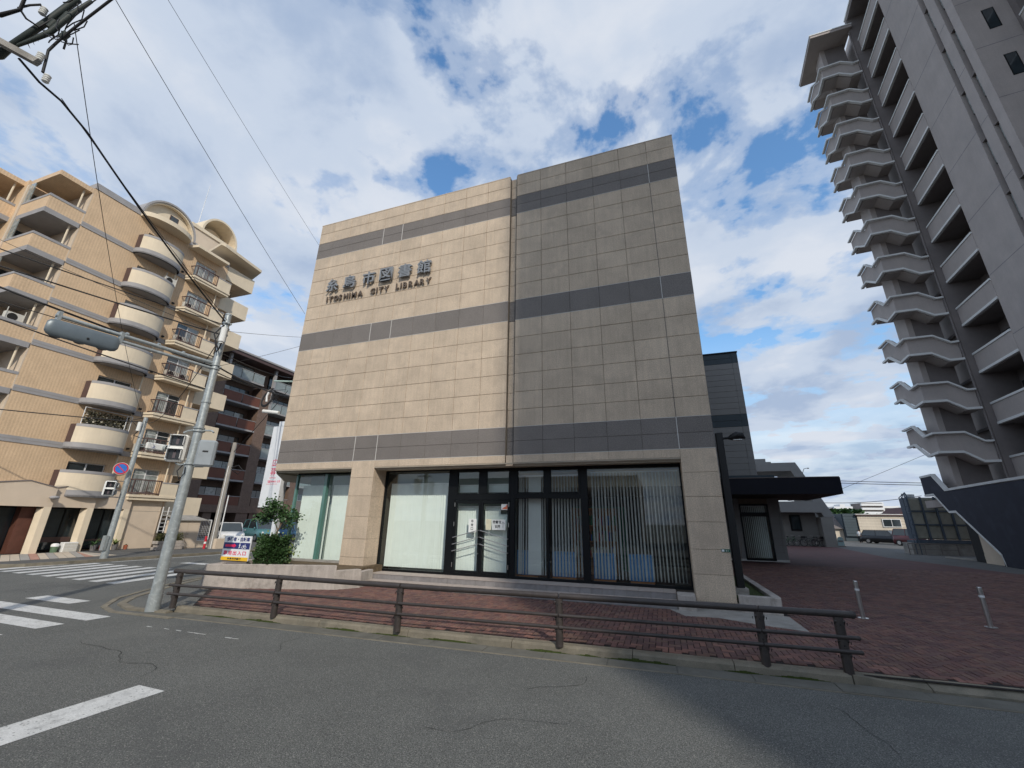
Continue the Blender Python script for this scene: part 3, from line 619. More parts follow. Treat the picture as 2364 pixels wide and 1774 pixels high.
# steps
st = thing('entrance_steps', 'two grey tiled steps running along the glazed library front', 'steps', (-4.3, 11.8, 0))
q = MB(); q.box(-9.15, .16, 11.66, 12.05, -.02, .146); q.box(-9.15, .16, 12.05, 12.70, -.02, .296); q.build('step_base', M_['joint'], st)
x = -9.15
while x < .1:
    x2 = min(x+.3, .16)
    for (ya, za, zb) in ((11.645, 0.0, .142), (12.035, .158, .292)):
        q = MB(); q.box(x+.003, x2-.003, ya, ya+.016, za, zb); q.build('riser_tile', M_['tile'], st)
    x = x2
q = MB()
x = -9.15
while x < .1:
    q.box(x+.003, min(x+.3, .16)-.003, 11.63, 12.034, .147, .157); q.box(x+.003, min(x+.3, .16)-.003, 12.02, 12.30, .297, .306); q.box(x+.003, min(x+.3, .16)-.003, 12.306, 12.69, .297, .306); x += .3
q.build('tread_tiles', M_['tiletop'], st)
q = MB(); q.box(.17, .57, 11.55, 12.1, -.02, .33); q.build('cheek_wall', M_['conc'], st, bevel=.012)
# raised planter on the left, planter on the right
t = thing('raised_planter', 'weathered concrete planter with a sign and shrubs left of the entrance', 'planter', (-11, 10, 0))
out = [(-12.42, 9.22), (-11.2, 9.85), (-10.2, 10.2), (-9.0, 10.62), (-8.62, 11.25), (-8.75, 12.0)]
q = MB(); inn = [(-12.25, 9.36), (-11.2, 9.99), (-10.2, 10.34), (-9.12, 10.74), (-8.8, 11.3), (-8.93, 12.0)]
for i in range(len(out)-1):
    q.prism([(*out[i], -.02), (*out[i+1], -.02), (*inn[i+1], -.02), (*inn[i], -.02)], (0, 0, .63+.02 - (.0 if i < 3 else .13 if i == 3 else .2)))
q.prism([(-12.42, 9.22, -.02), (-12.25, 9.36, -.02), (-12.9, 12.6, -.02), (-13.1, 12.6, -.02)], (0, 0, .65)); q.build('planter_wall', M_['conc'], t, bevel=.012)
q = MB(); q.prism([(*p, 0) for p in inn]+[(-8.93, 12.7, 0), (-12.85, 12.7, 0)], (0, 0, .50)); q.build('soil_bed', M_['soil'], t)
q = MB(); q.box(-10.1, -8.3, 12.2, 12.7, 0, .3); q.box(-13.1, -10.1, 12.35, 12.72, 0, .55)
q.build('window_ledge', M_['conc2'], t)
t = thing('side_planter', 'low pale concrete planter with moss right of the library pillar', 'planter', (1.9, 13, 0))
q = MB(); q.prism([(1.52, 11.86, -.02), (2.36, 11.80, -.02), (2.36, 11.98, -.02), (1.52, 12.04, -.02)], (0, 0, .38)); q.prism([(2.36, 11.80, -.02), (2.40, 11.98, -.02), (2.40, 17.0, -.02), (2.22, 17.0, -.02), (2.22, 11.98, -.02), (2.36, 11.99, -.02)], (0, 0, .38))
q.build('planter_wall', M_['conc'], t, bevel=.012); q = MB(); q.box(1.52, 2.22, 12.02, 17, -.02, .27); q.build('soil_bed', M_['moss'], t)
# ================================================================== LEFT APARTMENT BLOCK
uL = Vector((-.01745, 1, 0)).normalized(); nL = Vector((1, .01745, 0)).normalized()
FL = Frame((-31, 0, 0), uL, nL); TL = FL.T()      # local: x = along the street (s), y = out from the wall, z
ap = thing('apartment_building', 'tan tiled apartment block with round cream balconies and a gabled arcade', 'apartment block', (-31, 15, 0))
FZ = [18.26, 15.69, 13.12, 10.55, 7.98, 5.41, 2.84]      # underside of each floor band
def lb(name, mt, *boxes, parent=None, bevel=0, **k):
    q = MB()
    for bx in boxes: q.box(*bx, T=TL)
    return q.build(name, M_[mt] if isinstance(mt, str) else mt, parent or ap, bevel=bevel, **k)
# tiled wall material gets vertical ribs
def ribbed(m, freq=18.0):
    nt = m.node_tree; n = nt.nodes; l = nt.links; b = n['Principled BSDF']; src = b.inputs['Base Color'].links[0].from_socket
    g = n.new('ShaderNodeNewGeometry'); sp_ = n.new('ShaderNodeSeparateXYZ'); l.new(g.outputs['Position'], sp_.inputs[0])
    sxy = math_('ADD', sp_.outputs[0], sp_.outputs[1], nt=nt)
    a = math_('MULTIPLY_ADD', math_('SINE', math_('MULTIPLY', sxy, 2*PI*7.5, nt=nt), nt=nt), .5, .5, nt=nt)
    z_ = math_('FRACT', math_('MULTIPLY', sp_.outputs[2], freq/1.0, nt=nt), nt=nt)
    zz = math_('GREATER_THAN', z_, .02, nt=nt)
    h = math_('MULTIPLY', a, zz, nt=nt)
    br = n.new('ShaderNodeTexNoise'); br.inputs['Scale'].default_value = 14; l.new(g.outputs['Position'], br.inputs['Vector'])
    k = math_('MULTIPLY_ADD', h, .10, math_('MULTIPLY_ADD', br.outputs[0], .35, .76, nt=nt), nt=nt)
    v = n.new('ShaderNodeVectorMath'); v.operation = 'SCALE'; l.new(src, v.inputs[0]); l.new(k, v.inputs['Scale']); l.new(v.outputs[0], b.inputs['Base Color'])
    bp = n.new('ShaderNodeBump'); l.new(h, bp.inputs['Height']); bp.inputs['Distance'].default_value = .006; bp.inputs['Strength'].default_value = .5; l.new(bp.outputs[0], b.inputs['Normal'])
ribbed(M_['btile'], 9.0)
# main wall, with openings for the windows cut by building it in piers
WZ0, WZ1 = 3.0, 21.02
lb('tiled_wall', 'btile', (10.75, 13.95, -6, 0, 0, WZ1), (15.72, 17.22, -6, 0, 0, WZ1), (18.76, 19.55, -6, 0, 0, WZ1), (13.95, 15.72, -6, -.35, 0, WZ1), (17.22, 18.76, -6, -.35, 0, WZ1))
for f, zb in enumerate(FZ):
    tops = zb + 2.10; bot = zb + .32
    for sa, sb, wb in ((13.95, 15.72, 0.32), (17.22, 18.76, .45)):
        top = zb + 1.93
        # spandrel above the window up to the next one
        nz = FZ[f-1]+wb if f else WZ1
        lb('tiled_spandrel', 'btile', (sa, sb, -.349, 0, top, nz))
        w_ = lb('window', 'white', (sa, sb, -.16, -.1, top-.05, top-.001), (sa, sa+.04, -.16, -.1, zb+wb, top-.05), (sb-.04, sb, -.16, -.1, zb+wb, top-.05), ((sa+sb)/2-.03, (sa+sb)/2+.03, -.17, -.09, zb+wb, top-.05), (sa+.04, sb-.04, -.16, -.1, zb+wb+1.12, zb+wb+1.15))
        for qa, qb in ((sa+.04, (sa+sb)/2-.03), ((sa+sb)/2+.03, sb-.04)):
            lb('pane', 'winpale' if random.random() < .55 else 'winglass', (qa, qb, -.14, -.12, zb+wb, top-.05), parent=w_)
lb('parapet_band', 'band', (10.73, 19.57, -6, .04, 21.02, 21.42))
for f, zb in enumerate(FZ[:6]):
    lb('floor_band', 'band', (10.75, 13.5, 0.002, .035, zb, zb+.32)); lb('floor_band', 'band', (16.15, 19.55, .002, .035, zb, zb+.30))
    lb('floor_band_groove', 'joint', (10.75, 13.5, .036, .038, zb+.155, zb+.17))
# round balconies
def ellipse(s0, s1, depth, n=18):
    c, r = (s0+s1)/2, (s1-s0)/2; return [(c - r*math.cos(PI*i/n), depth*math.sin(PI*i/n)**.85) for i in range(n+1)]
def curved(poly, z0, z1, th=.1):
    q = MB(); n = len(poly)
    def W(p, z): return TL @ Vector((p[0], p[1], z))
    cx_ = sum(p[0] for p in poly)/n
    inn_ = [(cx_+(p[0]-cx_)*(1-th/1.2), max(0, p[1]*(1-th/.95))) for p in poly]
    vs = [W(p, z) for z in (z0, z1) for p in poly] + [W(p, z) for z in (z0, z1) for p in inn_]
    q.add(vs, [(i, i+1, n+i+1, n+i) for i in range(n-1)] + [(2*n+i+1, 2*n+i, 3*n+i, 3*n+i+1) for i in range(n-1)] , True)
    q.add(vs, [(n+i, n+i+1, 3*n+i+1, 3*n+i) for i in range(n-1)] + [(i+1, i, 2*n+i, 2*n+i+1) for i in range(n-1)])
    return q
def slab(poly, z0, z1): q = MB(); return q.prism([TL @ Vector((p[0], p[1], z0)) for p in poly], (0, 0, z1-z0))
E1 = ellipse(13.45, 16.2, 1.05)
for f, zb in enumerate(FZ):
    t = slab(E1, zb, zb+.10).build('round_balcony', M_['band'], ap)
    curved(E1, zb, zb+.36).build('grey_rim', M_['band'], t)
    EE = [p for p in E1[2:]]
    curved(EE, zb+.361, zb+1.26, .09).build('parapet', M_['creamd'] if False else M_['cream'], t)
    curved([(p[0], p[1]*1.012+.0) for p in EE], zb+1.261, zb+1.42, .13).build('grey_coping', M_['band'], t)
    q = MB(); a_, c_ = TL @ Vector((E1[0][0]+.03, .03, 0)), TL @ Vector((E1[2][0], E1[2][1]-.02, 0))
    q.prism([(*a_.xy, zb+.37), (*c_.xy, zb+.37), (*c_.xy, zb+1.40), (*a_.xy, zb+1.40)], (-.03, .0, 0)); q.build('brown_side_screen', M_['brown'], t)
    if f < 6:
        q = MB(); q.cyl(TL @ Vector((16.05, .22, zb-1.25)), TL @ Vector((16.05, .22, zb)), .045, n=8); q.build('drain_pipe', M_['cream'], t)
# awning slab above the top balcony and the arched dome
ET = ellipse(13.2, 16.35, 1.05)
slab(ET, 20.98, 21.30).build('round_canopy', M_['cream'], ap)
def arch(s0, s1, z0, rise, y0, y1, name, mt, th=0.0, n=20):
    c, r = (s0+s1)/2, (s1-s0)/2
    o = [(c - r*math.cos(PI*i/n), z0 + rise*math.sin(PI*i/n)) for i in range(n+1)]
    q = MB()
    if not th: q.prism([TL @ Vector((p[0], y0, p[1])) for p in o], TL.to_3x3() @ Vector((0, y1-y0, 0)))
    else:
        i_ = [(c - (r-th)*math.cos(PI*i/n), z0 + (rise-th)*math.sin(PI*i/n)) for i in range(n+1)]
        for i in range(n): q.prism([TL @ Vector((p[0], y0, p[1])) for p in (o[i], o[i+1], i_[i+1], i_[i])], TL.to_3x3() @ Vector((0, y1-y0, 0)))
    return q.build(name, M_[mt], ap)
arch(13.25, 16.6, 21.3, 1.75, -3.2, -.25, 'arched_gable', 'cream')
arch(13.15, 16.7, 21.3, 1.88, -3.3, .12, 'arched_roof_rim', 'band', .12)
arch(13.28, 16.57, 21.3, 1.74, -.2, .05, 'inner_arch_rim', 'cream', .09)
lb('attic_window', 'winglass', (14.95, 15.4, -.24, -.2, 22.0, 22.45)); lb('attic_window_frame', 'brown', (14.9, 15.45, -.245, -.215, 21.95, 22.5))
# stair turret behind, with its own open arch
lb('turret', 'creamd', (18.4, 22.3, -8, -4, 20.9, 25.25)); lb('turret_coping', 'cream', (18.3, 22.4, -8.1, -3.9, 25.25, 25.55))
arch(19.15, 22.4, 25.55, 1.9, -7.9, -3.95, 'turret_arch', 'cream', .16)
arch(19.7, 21.9, 25.55, 1.25, -5.6, -5.2, 'turret_arch_infill', 'cream')
q = MB(); q.cyl(TL @ Vector((19.9, -6, 25.0)), TL @ Vector((19.9, -6, 31.5)), .035, .015, 6); q.build('antenna', M_['white'], ap)
# corner balconies at the near end (s 9.15..10.75) in depth
for f in range(7):
    z1 = 20.63 - 2.57*f
    for (sa, sb, ya, yb) in ((9.15, 10.75, -2.75, 0), (6.9, 9.1, -6.4, -3.3)):
        if f == 0:
            q = MB(); q.box(sa, sb, ya, yb, z1, z1+.30, T=TL); q.build('roof_slab', M_['btile'], ap)
        zt = z1 - 1.40; zb_ = z1 - 2.6
        lb('balcony_slab', 'band', (sa, sb, ya, yb, zb_, zb_+.30))
        lb('balcony_parapet', 'btile', (sa, sb, yb-.12, yb-.01, zb_+.301, zt-.13), (sa, sa+.12, ya, yb-.12, zb_+.301, zt-.13))
        lb('balcony_coping', 'band', (sa-.02, sb, yb-.16, yb+.01, zt-.129, zt+.02), (sa-.02, sa+.14, ya, yb-.16, zt-.129, zt+.02))
        q = MB(); q.cyl(TL @ Vector((10.42 if ya > -3 else 8.8, yb-.25, zt)), TL @ Vector((10.42 if ya > -3 else 8.8, yb-.25, z1)), .05, n=8); q.build('drain_pipe', M_['cream'], ap)
        q = MB(); q.box(9.15 if ya > -3 else 6.9, 9.2 if ya > -3 else 6.95, ya-.0, ya+.5, zt+.03, z1-.0, T=TL); q.build('frosted_screen', M_['winpale'], ap)
lb('recess_wall', 'creamd', (10.70, 10.748, -6, 0, 0, 20.6), (9.1, 10.7, -3.0, -2.8, 0, 20.6), (6.9, 9.1, -6.8, -6.5, 0, 20.6)); lb('side_wall', 'btile', (9.1, 10.74, -6.5, -3.01, 0, 21.0))
for f in range(7): lb('balcony_window', 'winglass', (9.4, 10.4, -2.79, -2.76, 18.2-2.57*f, 20.1-2.57*f))
lb('rear_mass', 'creamd', (6.9, 19.5, -16, -6.8, 0, 20.9))
# railed balconies on the right
for f, zb in enumerate(FZ[:7]):
    zt = zb+.30
    q = MB(); pts = [(16.75, 0), (16.95, .72), (19.62, .72), (19.62, 0)]
    q.prism([TL @ Vector((a_, b_, zb)) for a_, b_ in pts], (0, 0, .17)); t = q.build('small_balcony', M_['cream'], ap)
    q = MB(); pts = [(16.70, 0), (16.90, .78), (19.66, .78), (19.66, 0)]; q.prism([TL @ Vector((a_, b_, zb+.172)) for a_, b_ in pts], (0, 0, .14)); q.build('slab_edge', M_['cream'], t)
    lb('solid_end', 'cream', (18.62, 19.62, .62, .74, zb+.313, zb+1.10), (19.5, 19.62, 0, .62, zb+.313, zb+1.10), parent=t); lb('coping', 'band', (18.62, 19.64, .60, .76, zb+1.10, zb+1.17), (19.48, 19.64, 0, .6, zb+1.10, zb+1.17), parent=t)
    r = MB()
    def L_(a_, b_, z_): return TL @ Vector((a_, b_, z_))
    for z_ in (zb+1.22, zb+.42): r.tube([L_(16.95, .05, z_), L_(17.05, .68, z_), L_(18.62, .68, z_)], .042, 6)
    for i in range(3): r.cyl(L_(17.05+.785*i, .68, zb+.31), L_(17.05+.785*i, .68, zb+1.22), .035, n=6)
    for i in range(15): r.cyl(L_(17.1+.104*i, .68, zb+.42), L_(17.1+.104*i, .68, zb+1.22), .013, n=4)
    for i in range(5): r.cyl(L_(16.97+.02*i, .12+.11*i, zb+.42), L_(16.97+.02*i, .12+.11*i, zb+1.22), .007, n=4)
    r.build('railing', M_['brown'], t)
    q = MB(); q.cyl(L_(18.98, .3, zb-1.4), L_(18.98, .3, zb), .045, n=8); q.build('drain_pipe', M_['cream'], t)
    lb('vent_hood', 'black', (16.45, 16.58, .002, .12, zb+.42, zb+.52), parent=t)
# canopies at roof level on the right
q = MB(); q.prism([TL @ Vector(p) for p in ((16.4, -.1, 20.75), (16.6, .85, 20.75), (19.0, .85, 20.75), (19.0, -.1, 20.75))], (0, 0, .2)); q.build('roof_canopy', M_['cream'], ap)
# end balconies wrapping past the corner
for f in range(8):
    z0_ = 20.0 - 2.575*f
    if f == 0:
        q = MB(); q.prism([TL @ Vector(p) for p in ((18.0, .9, 21.95), (18.3, 1.0, 21.95), (21.9, .6, 21.95), (22.6, -1.4, 21.95), (19.0, -3.5, 21.95))], (0, 0, .22)); q.build('roof_canopy', M_['cream'], ap)
    t = lb('end_balcony', 'cream', (19.56, 21.95, -.14, 0.0, z0_, z0_+1.22), (21.83, 21.95, -2.6, -.14, z0_, z0_+1.22))
    q = MB(); q.prism([TL @ Vector(p) for p in ((19.56, -.15, z0_), (21.82, -.15, z0_), (21.82, -2.6, z0_), (19.56, -2.6, z0_))], (0, 0, .12)); q.build('slab', M_['creamd'], t)
    q = MB(); q.prism([TL @ Vector(p) for p in ((19.56, -1.3, z0_-.001), (21.2, -1.3, z0_-.001), (20.6, -1.3, z0_-.35), (19.56, -1.3, z0_-.8))], TL.to_3x3() @ Vector((0, .16, 0))); q.build('bracket', M_['creamd'], t)
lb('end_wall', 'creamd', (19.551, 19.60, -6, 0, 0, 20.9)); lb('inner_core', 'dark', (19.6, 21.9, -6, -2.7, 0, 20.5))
# air conditioners and drying frames
def acunit(s, y, z, hang=False, label='', g=None):
    t = thing('air_conditioner', label, 'air conditioner', tuple(TL @ Vector((s, y, z))), group='air conditioners on the tan apartment block')
    q = MB(); q.box(s-.36, s+.36, y-.13, y+.13, z, z+.5, T=TL); q.build('casing', M_['acwhite'], t, bevel=.015)
    q = MB(); q.cyl(TL @ Vector((s-.08, y+.131, z+.25)), TL @ Vector((s-.08, y+.145, z+.25)), .2, n=16); q.build('fan_grille', M_['dark'], t)
    if hang:
        q = MB()
        for a_ in (-.34, .34): q.box(s+a_-.02, s+a_+.02, y-.15, y+.15, z-.03, z, T=TL); q.box(s+a_-.015, s+a_+.015, y+.12, y+.15, z, z+.72, T=TL)
        q.build('hanging_bracket', M_['acwhite'], t)
acunit(15.75, .35, 17.15, True, 'air conditioner hung under the second highest round balcony')
acunit(9.95, -.6, 12.0-.42, True, 'air conditioner hung inside a near corner balcony opening')
acunit(17.35, .3, FZ[1]+.33, False, 'air conditioner on the second highest railed balcony')
acunit(17.4, .3, FZ[2]+.33, False, 'air conditioner on the third highest railed balcony')
acunit(17.5, .3, FZ[3]+.33, False, 'first of two air conditioners on the fourth highest railed balcony')
acunit(18.25, .3, FZ[3]+.33, False, 'second of two air conditioners on the fourth highest railed balcony')
acunit(17.05, .3, FZ[5]+.33, False, 'air conditioner on the railed balcony beside the signal pole top')
q = MB()
for i in range(900):
    s = random.uniform(13.75, 15.9); z = random.uniform(FZ[5]+1.35, FZ[5]+2.25); c = TL @ Vector((s, random.uniform(.25, .5), z)); r_ = random.uniform(.03, .07); d = Vector((random.uniform(-1, 1), random.uniform(-1, 1), random.uniform(-1, 1))).normalized()*r_; e_ = d.orthogonal()*.7
    q.m(random.choice((0, 0, 1, 2))).quad(c-d, c+e_, c+d, c-e_)
t = thing('camouflage_screen', 'mottled leaf patterned sun screen above a round balcony', 'screen', tuple(TL @ Vector((14.8, .4, FZ[5]+1.3))))
q.build('leaf_netting', [mat('net_'+n_, c, .8, .2, 9) for n_, c in (('olive', (.10, .09, .05)), ('dark', (.03, .03, .02)), ('pale', (.45, .42, .34)))], t, kind='stuff')
q = MB()
for p0, p1 in (((13.65, .5, FZ[5]+1.3), (13.65, .5, FZ[5]+2.4)), ((13.65, .5, FZ[5]+2.4), (16.05, .5, FZ[5]+2.35)), ((15.75, .52, FZ[5]+1.3), (15.75, .52, FZ[5]+2.36)), ((16.05, .45, FZ[5]+1.3), (16.05, .45, FZ[5]+2.35))): q.cyl(TL @ Vector(p0), TL @ Vector(p1), .022, n=6)
q.build('pole_frame', M_['white'], t)
# arcade ----------------------------------------------------------------
bays = [(8.4, 11.1, 13.46, 1.0, 3.50), (13.46, 14.4, 15.38, .80, 3.46), (15.38, 16.2, 17.28, .6, 3.36), (17.28, 18.1, 19.15, .42, 3.36)]
bays[0] = (10.2, 12.28, 13.46, 1.0, 3.52)
vz = [3.30, 3.23, 3.20, 3.12, 3.08]
bays = [(8.2, 9.2, 10.9, 1.3, 3.6)] + bays; bays[1] = (10.9, 12.28, 13.46, 1.0, 3.52); vz = [3.3] + vz
for i, (s0, sm, s1, off, zp) in enumerate(bays):
    last = i == 4
    zo = 2.28
    q = MB(); P = lambda s, z: TL @ Vector((s, off, z))
    back = TL.to_3x3() @ Vector((0, -.28, 0))
    if last: q.prism([P(s0, 0), P(s1, 0), P(s1, vz[i+1]), P(sm, zp), P(s0, vz[i])], back)
    else: q.prism([P(s0, zo), P(s1, zo), P(s1, vz[i+1]), P(sm, zp), P(s0, vz[i])], back)
    g_ = q.build('arcade_gable', M_['creamd'], ap)
    q = MB(); up = Vector((0, 0, .045)); bk = TL.to_3x3() @ Vector((0, -1.2, 0)); fw = TL.to_3x3() @ Vector((0, .03, 0))
    q.prism([P(s0, vz[i])+fw, P(sm, zp)+fw, P(sm, zp)+fw+up, P(s0, vz[i])+fw+up], bk); q.prism([P(sm, zp)+fw, P(s1, vz[i+1])+fw, P(s1, vz[i+1])+fw+up, P(sm, zp)+fw+up], bk); q.build('gable_coping', M_['tpier'], g_)
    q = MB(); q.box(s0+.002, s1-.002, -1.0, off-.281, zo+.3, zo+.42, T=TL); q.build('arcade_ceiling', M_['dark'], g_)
    if not last:
        q = MB(); pw = .30; q.box(s1-pw, s1, off-.28, off, 0, zo-.001, T=TL)
        q.prism([TL @ Vector(p) for p in ((s1-pw-.14, off-.28, 0), (s1-pw, off-.28, 0), (s1-pw, off, 0), (s1-pw-.0, off, 0))], (0, 0, zo-.1)); q.box(s1-.20, s1-.001, -.3, off-.281, 0, zo+.3, T=TL); q.build('pier', M_['cream'], ap)
    if last:
        q = MB(); q.box(s1-.25, s1-.001, -.8, off-.281, 0, 3.0, T=TL); q.build('return_wall', M_['creamd'], ap); lb('joint_line', 'joint', (s0+.05, s1-.02, off+.001, off+.004, 2.18, 2.20))
lb('arcade_shopfront', 'frame', *[(s, s+.06, .0, .06, .1, 2.6) for s in (9.2, 10.1, 11.0, 11.9, 12.8, 13.8, 14.5, 15.6, 16.3)], (8.2, 17.3, 0, .06, 2.2, 2.28), (8.2, 17.3, 0, .06, 0.05, .14))
lb('shopfront_glass', 'winglass', (8.2, 17.3, .01, .03, .14, 2.6)); lb('brown_door_panel', mat('reddish_brown_panel', (.12, .05, .035), .6, .2, 3), (12.55, 13.1, .08, .5, .02, 2.25))
lb('bottom_rail', 'brown', (13.6, 15.1, .07, .1, .5, .75), (15.5, 17, .07, .1, .5, .6))
q = MB(); q.ball(TL @ Vector((13.36, 1.15, 2.75)), .16, 10, 6, (1, 1.3, .6)); tag(q.build('wall_lamp', M_['band'], None), 'grey dome lamp fixed on the first arcade gable', 'lamp')
# things standing in the arcade
def at(s, y, z=0): return tuple(TL @ Vector((s, y, z)))
def pot(s, y, r, h, label, mt, leafcol, n, spread, up):
    t = thing('potted_plant', label, 'potted plant', at(s, y)); c = Vector(at(s, y))
    q = MB(); q.tube([c, c+Vector((0, 0, h))], [r*.75, r], 12); q.build('pot', mt, t)
    q = MB()
    for i in range(n):
        a = random.uniform(0, 2*PI); e = random.uniform(.2, 1.2); L = spread*random.uniform(.6, 1.0)
        p = c+Vector((0, 0, h)); pts = [p]
        for j in range(3): e -= .35; pts.append(pts[-1]+Vector((math.cos(a)*math.cos(e), math.sin(a)*math.cos(e), math.sin(e)+up))*L/3)
        for j in range(3):
            sd = Vector((-math.sin(a), math.cos(a), 0))*.03*(3-j)/2
            q.quad(pts[j]-sd, pts[j]+sd, pts[j+1]+sd*.7, pts[j+1]-sd*.7)
    q.build('foliage', leafcol, t, kind='stuff')
pm = [mat('pot_grey', (.18, .17, .17), .7, .1, 9), mat('pot_terracotta', (.42, .13, .07), .8, .1, 9), mat('pot_dark_red', (.22, .03, .03), .6, .1, 9)]
pot(15.95, .75, .16, .32, 'spiky dark plant in a grey pot inside the third arcade bay', pm[0], M_['leaf'], 26, .55, .2)
pot(16.9, .85, .15, .30, 'yellow green plant in a grey pot beside the blue board', pm[0], M_['leafy'], 22, .5, .5)
pot(17.55, .72, .11, .24, 'small terracotta pot at the foot of the cream wall', pm[1], M_['leafy'], 6, .15, .3)
pot(16.35, .8, .17, .28, 'dark red pot between the spiky plant and the pole', pm[2], M_['leaf'], 8, .25, .3)
t = thing('advertising_board', 'tall pale blue board leaning in the third arcade bay', 'board', at(16.9, .35))
q = MB(); q.box(16.75, 17.1, .30, .36, .25, 1.25, T=TL); q.build('board_face', mat('pale_blue_board', (.40, .52, .60), .5, .1, 3), t); q = MB(); q.box(16.85, 17.0, .361, .365, .85, .89, T=TL); q.build('red_strip', pm[2], t)
t = thing('white_crate', 'white plastic crate with panels standing in the second arcade bay', 'crate', at(14.85, .75))
q = MB(); q.box(14.5, 15.12, .6, .95, 0, .5, T=TL); q.build('crate_body', M_['white'], t, bevel=.02)
q = MB()
for i in range(4):
    for j in range(3): q.box(14.53+.147*i, 14.53+.147*i+.13, .951, .96, .03+.155*j, .165+.155*j, T=TL)
q.build('crate_ribs', M_['acwhite'], t)
t = thing('waste_bin', 'green bin with a white lid beside the white crate', 'bin', at(14.25, .75))
q = MB(); c = Vector(at(14.25, .75)); q.tube([c, c+Vector((0, 0, .3))], [.13, .16], 12); q.build('bin_body', mat('dull_green_plastic', (.12, .19, .12), .5, .1, 9), t); q = MB(); q.tube([c+Vector((0, 0, .3)), c+Vector((0, 0, .42)), c+Vector((0, 0, .46))], [.17, .16, .08], 12); q.build('lid', M_['white'], t)
# bin store, hedge trough and bench beside the block
t = thing('hedge_trough', 'stone trough with a clipped hedge before the cream bin store', 'planter', at(18.5, 2.7))
q = MB()
for i in range(4):
    for j in range(3): q.box(17.75+.37*i+(.1 if j % 2 else 0), 17.75+.37*i+.365+(.1 if j % 2 else 0), 2.6, 3.1, .0+.17*j, .165+.17*j, T=TL)
q.build('block_wall', M_['conc'], t, bevel=.01)
q = MB()
for i in range(1500):
    c = TL @ Vector((random.uniform(17.8, 19.2), random.uniform(2.6, 3.1), .5+random.uniform(0, .48)*(1-.2*random.random()))); d = Vector((random.uniform(-1, 1), random.uniform(-1, 1), random.uniform(-.3, 1))).normalized()*.05; e_ = d.cross(Vector((random.random(), random.random(), random.random()))).normalized()*.025
    q.quad(c-d, c+e_, c+d, c-e_)
q.build('hedge', mat('olive_hedge_leaf', (.10, .10, .03), .7, .35, 9), t, kind='stuff')
t = thing('bin_store', 'cream bin store with double doors and a flat pitched roof', 'shed', at(19.7, 2.2))
q = MB(); q.box(18.93, 20.45, 1.6, 2.5, 0, 1.66, T=TL); q.build('store_wall', M_['creamd'], t)
q = MB(); q.prism([TL @ Vector(p) for p in ((18.8, 2.62, 1.66), (20.9, 2.62, 1.66), (20.5, 1.6, 1.95), (18.8, 1.6, 1.95))], (0, 0, .05)); q.build('store_roof', M_['conc2'], t)
for sa, sb in ((18.99, 19.68), (19.70, 20.39)): q = MB(); q.box(sa, sb, 2.501, 2.515, .06, 1.6, T=TL); d_ = q.build('store_door', M_['creamd'], t); q = MB(); q.box((sb if sa < 19 else sa+.12)-.12, (sb if sa < 19 else sa+.12)-.02, 2.516, 2.53, .85, .87, T=TL); q.build('handle', M_['black'], d_)
t = thing('wire_gate', 'white framed mesh gate between the store and the utility pole', 'gate', at(20.9, 2.4))
q = MB(); q.box(20.5, 21.35, 2.3, 2.4, 0, .42, T=TL); q.build('gate_footing', M_['creamd'], t)
q = MB()
for p0, p1 in (((20.55, .42), (20.55, 1.7)), ((21.3, .42), (21.3, 1.7)), ((20.55, 1.7), (21.3, 1.7)), ((20.55, .44), (21.3, .44))): q.cyl(TL @ Vector((p0[0], 2.35, p0[1])), TL @ Vector((p1[0], 2.35, p1[1])), .03, n=6)
for i in range(9): q.cyl(TL @ Vector((20.6, 2.35, .55+.13*i)), TL @ Vector((21.3, 2.35, .55+.13*i)), .007, n=4)
for i in range(6): q.cyl(TL @ Vector((20.65+.11*i, 2.35, .44)), TL @ Vector((20.65+.11*i, 2.35, 1.7)), .007, n=4)
q.build('gate_mesh', M_['white'], t)
t = thing('window_grille', 'white barred opening at the end of the arcade wall', 'grille', at(19.0, .6))
q = MB()
for i in range(6): q.box(19.2, 19.9, .5, .53, 1.0+.24*i, 1.03+.24*i, T=TL)
for s in (19.2, 19.55, 19.88): q.box(s, s+.04, .49, .54, .9, 2.5, T=TL)
q.build('bars', M_['white'], t)
# ================================================================== BROWN APARTMENT BLOCK further back
bb = thing('apartment_building', 'dark brown apartment block with glass balcony fronts behind the tan block', 'apartment block', (-44, 34, 0))
bt = mat('brown_tile', (.17, .115, .088), .7, .12, 2, fine=.15, fscale=8); bp = mat('russet_panel', (.15, .052, .030), .55, .1, 2); bgl = mat('frosted_balcony_glass', (.24, .27, .26), .2, .2, 2, spec=.8)
X = -44.3
def bx(name, mt, *bs, **k):
    q = MB()
    for b_ in bs: q.box(*b_)
    return q.build(name, mt, bb, **k)
bx('wall', bt, (-56, X-1.6, 27.5, 60, 2.8, 19.4)); bx('roof_slab', M_['brown'], (-57, X+.6, 27.0, 60, 19.5, 19.9)); bx('roof_edge', M_['band'], (-57, X+.7, 26.9, 60, 19.9, 20.1))
for i, (ya, yb) in enumerate(((28.4, 30.5), (35.1, 36.5), (41.6, 43.0), (48, 49.5))): bx('wall_pier', bt, (X-1.6, X, ya, yb, 0 if i else 2.8, 16.8 if i else 17.2))
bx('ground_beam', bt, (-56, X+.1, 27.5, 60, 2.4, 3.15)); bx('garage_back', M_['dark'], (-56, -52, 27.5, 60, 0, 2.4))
for y_ in (31.5, 36.8, 42.5, 48): bx('garage_column', bt, (X-.8, X-.1, y_, y_+.9, 0, 2.4))
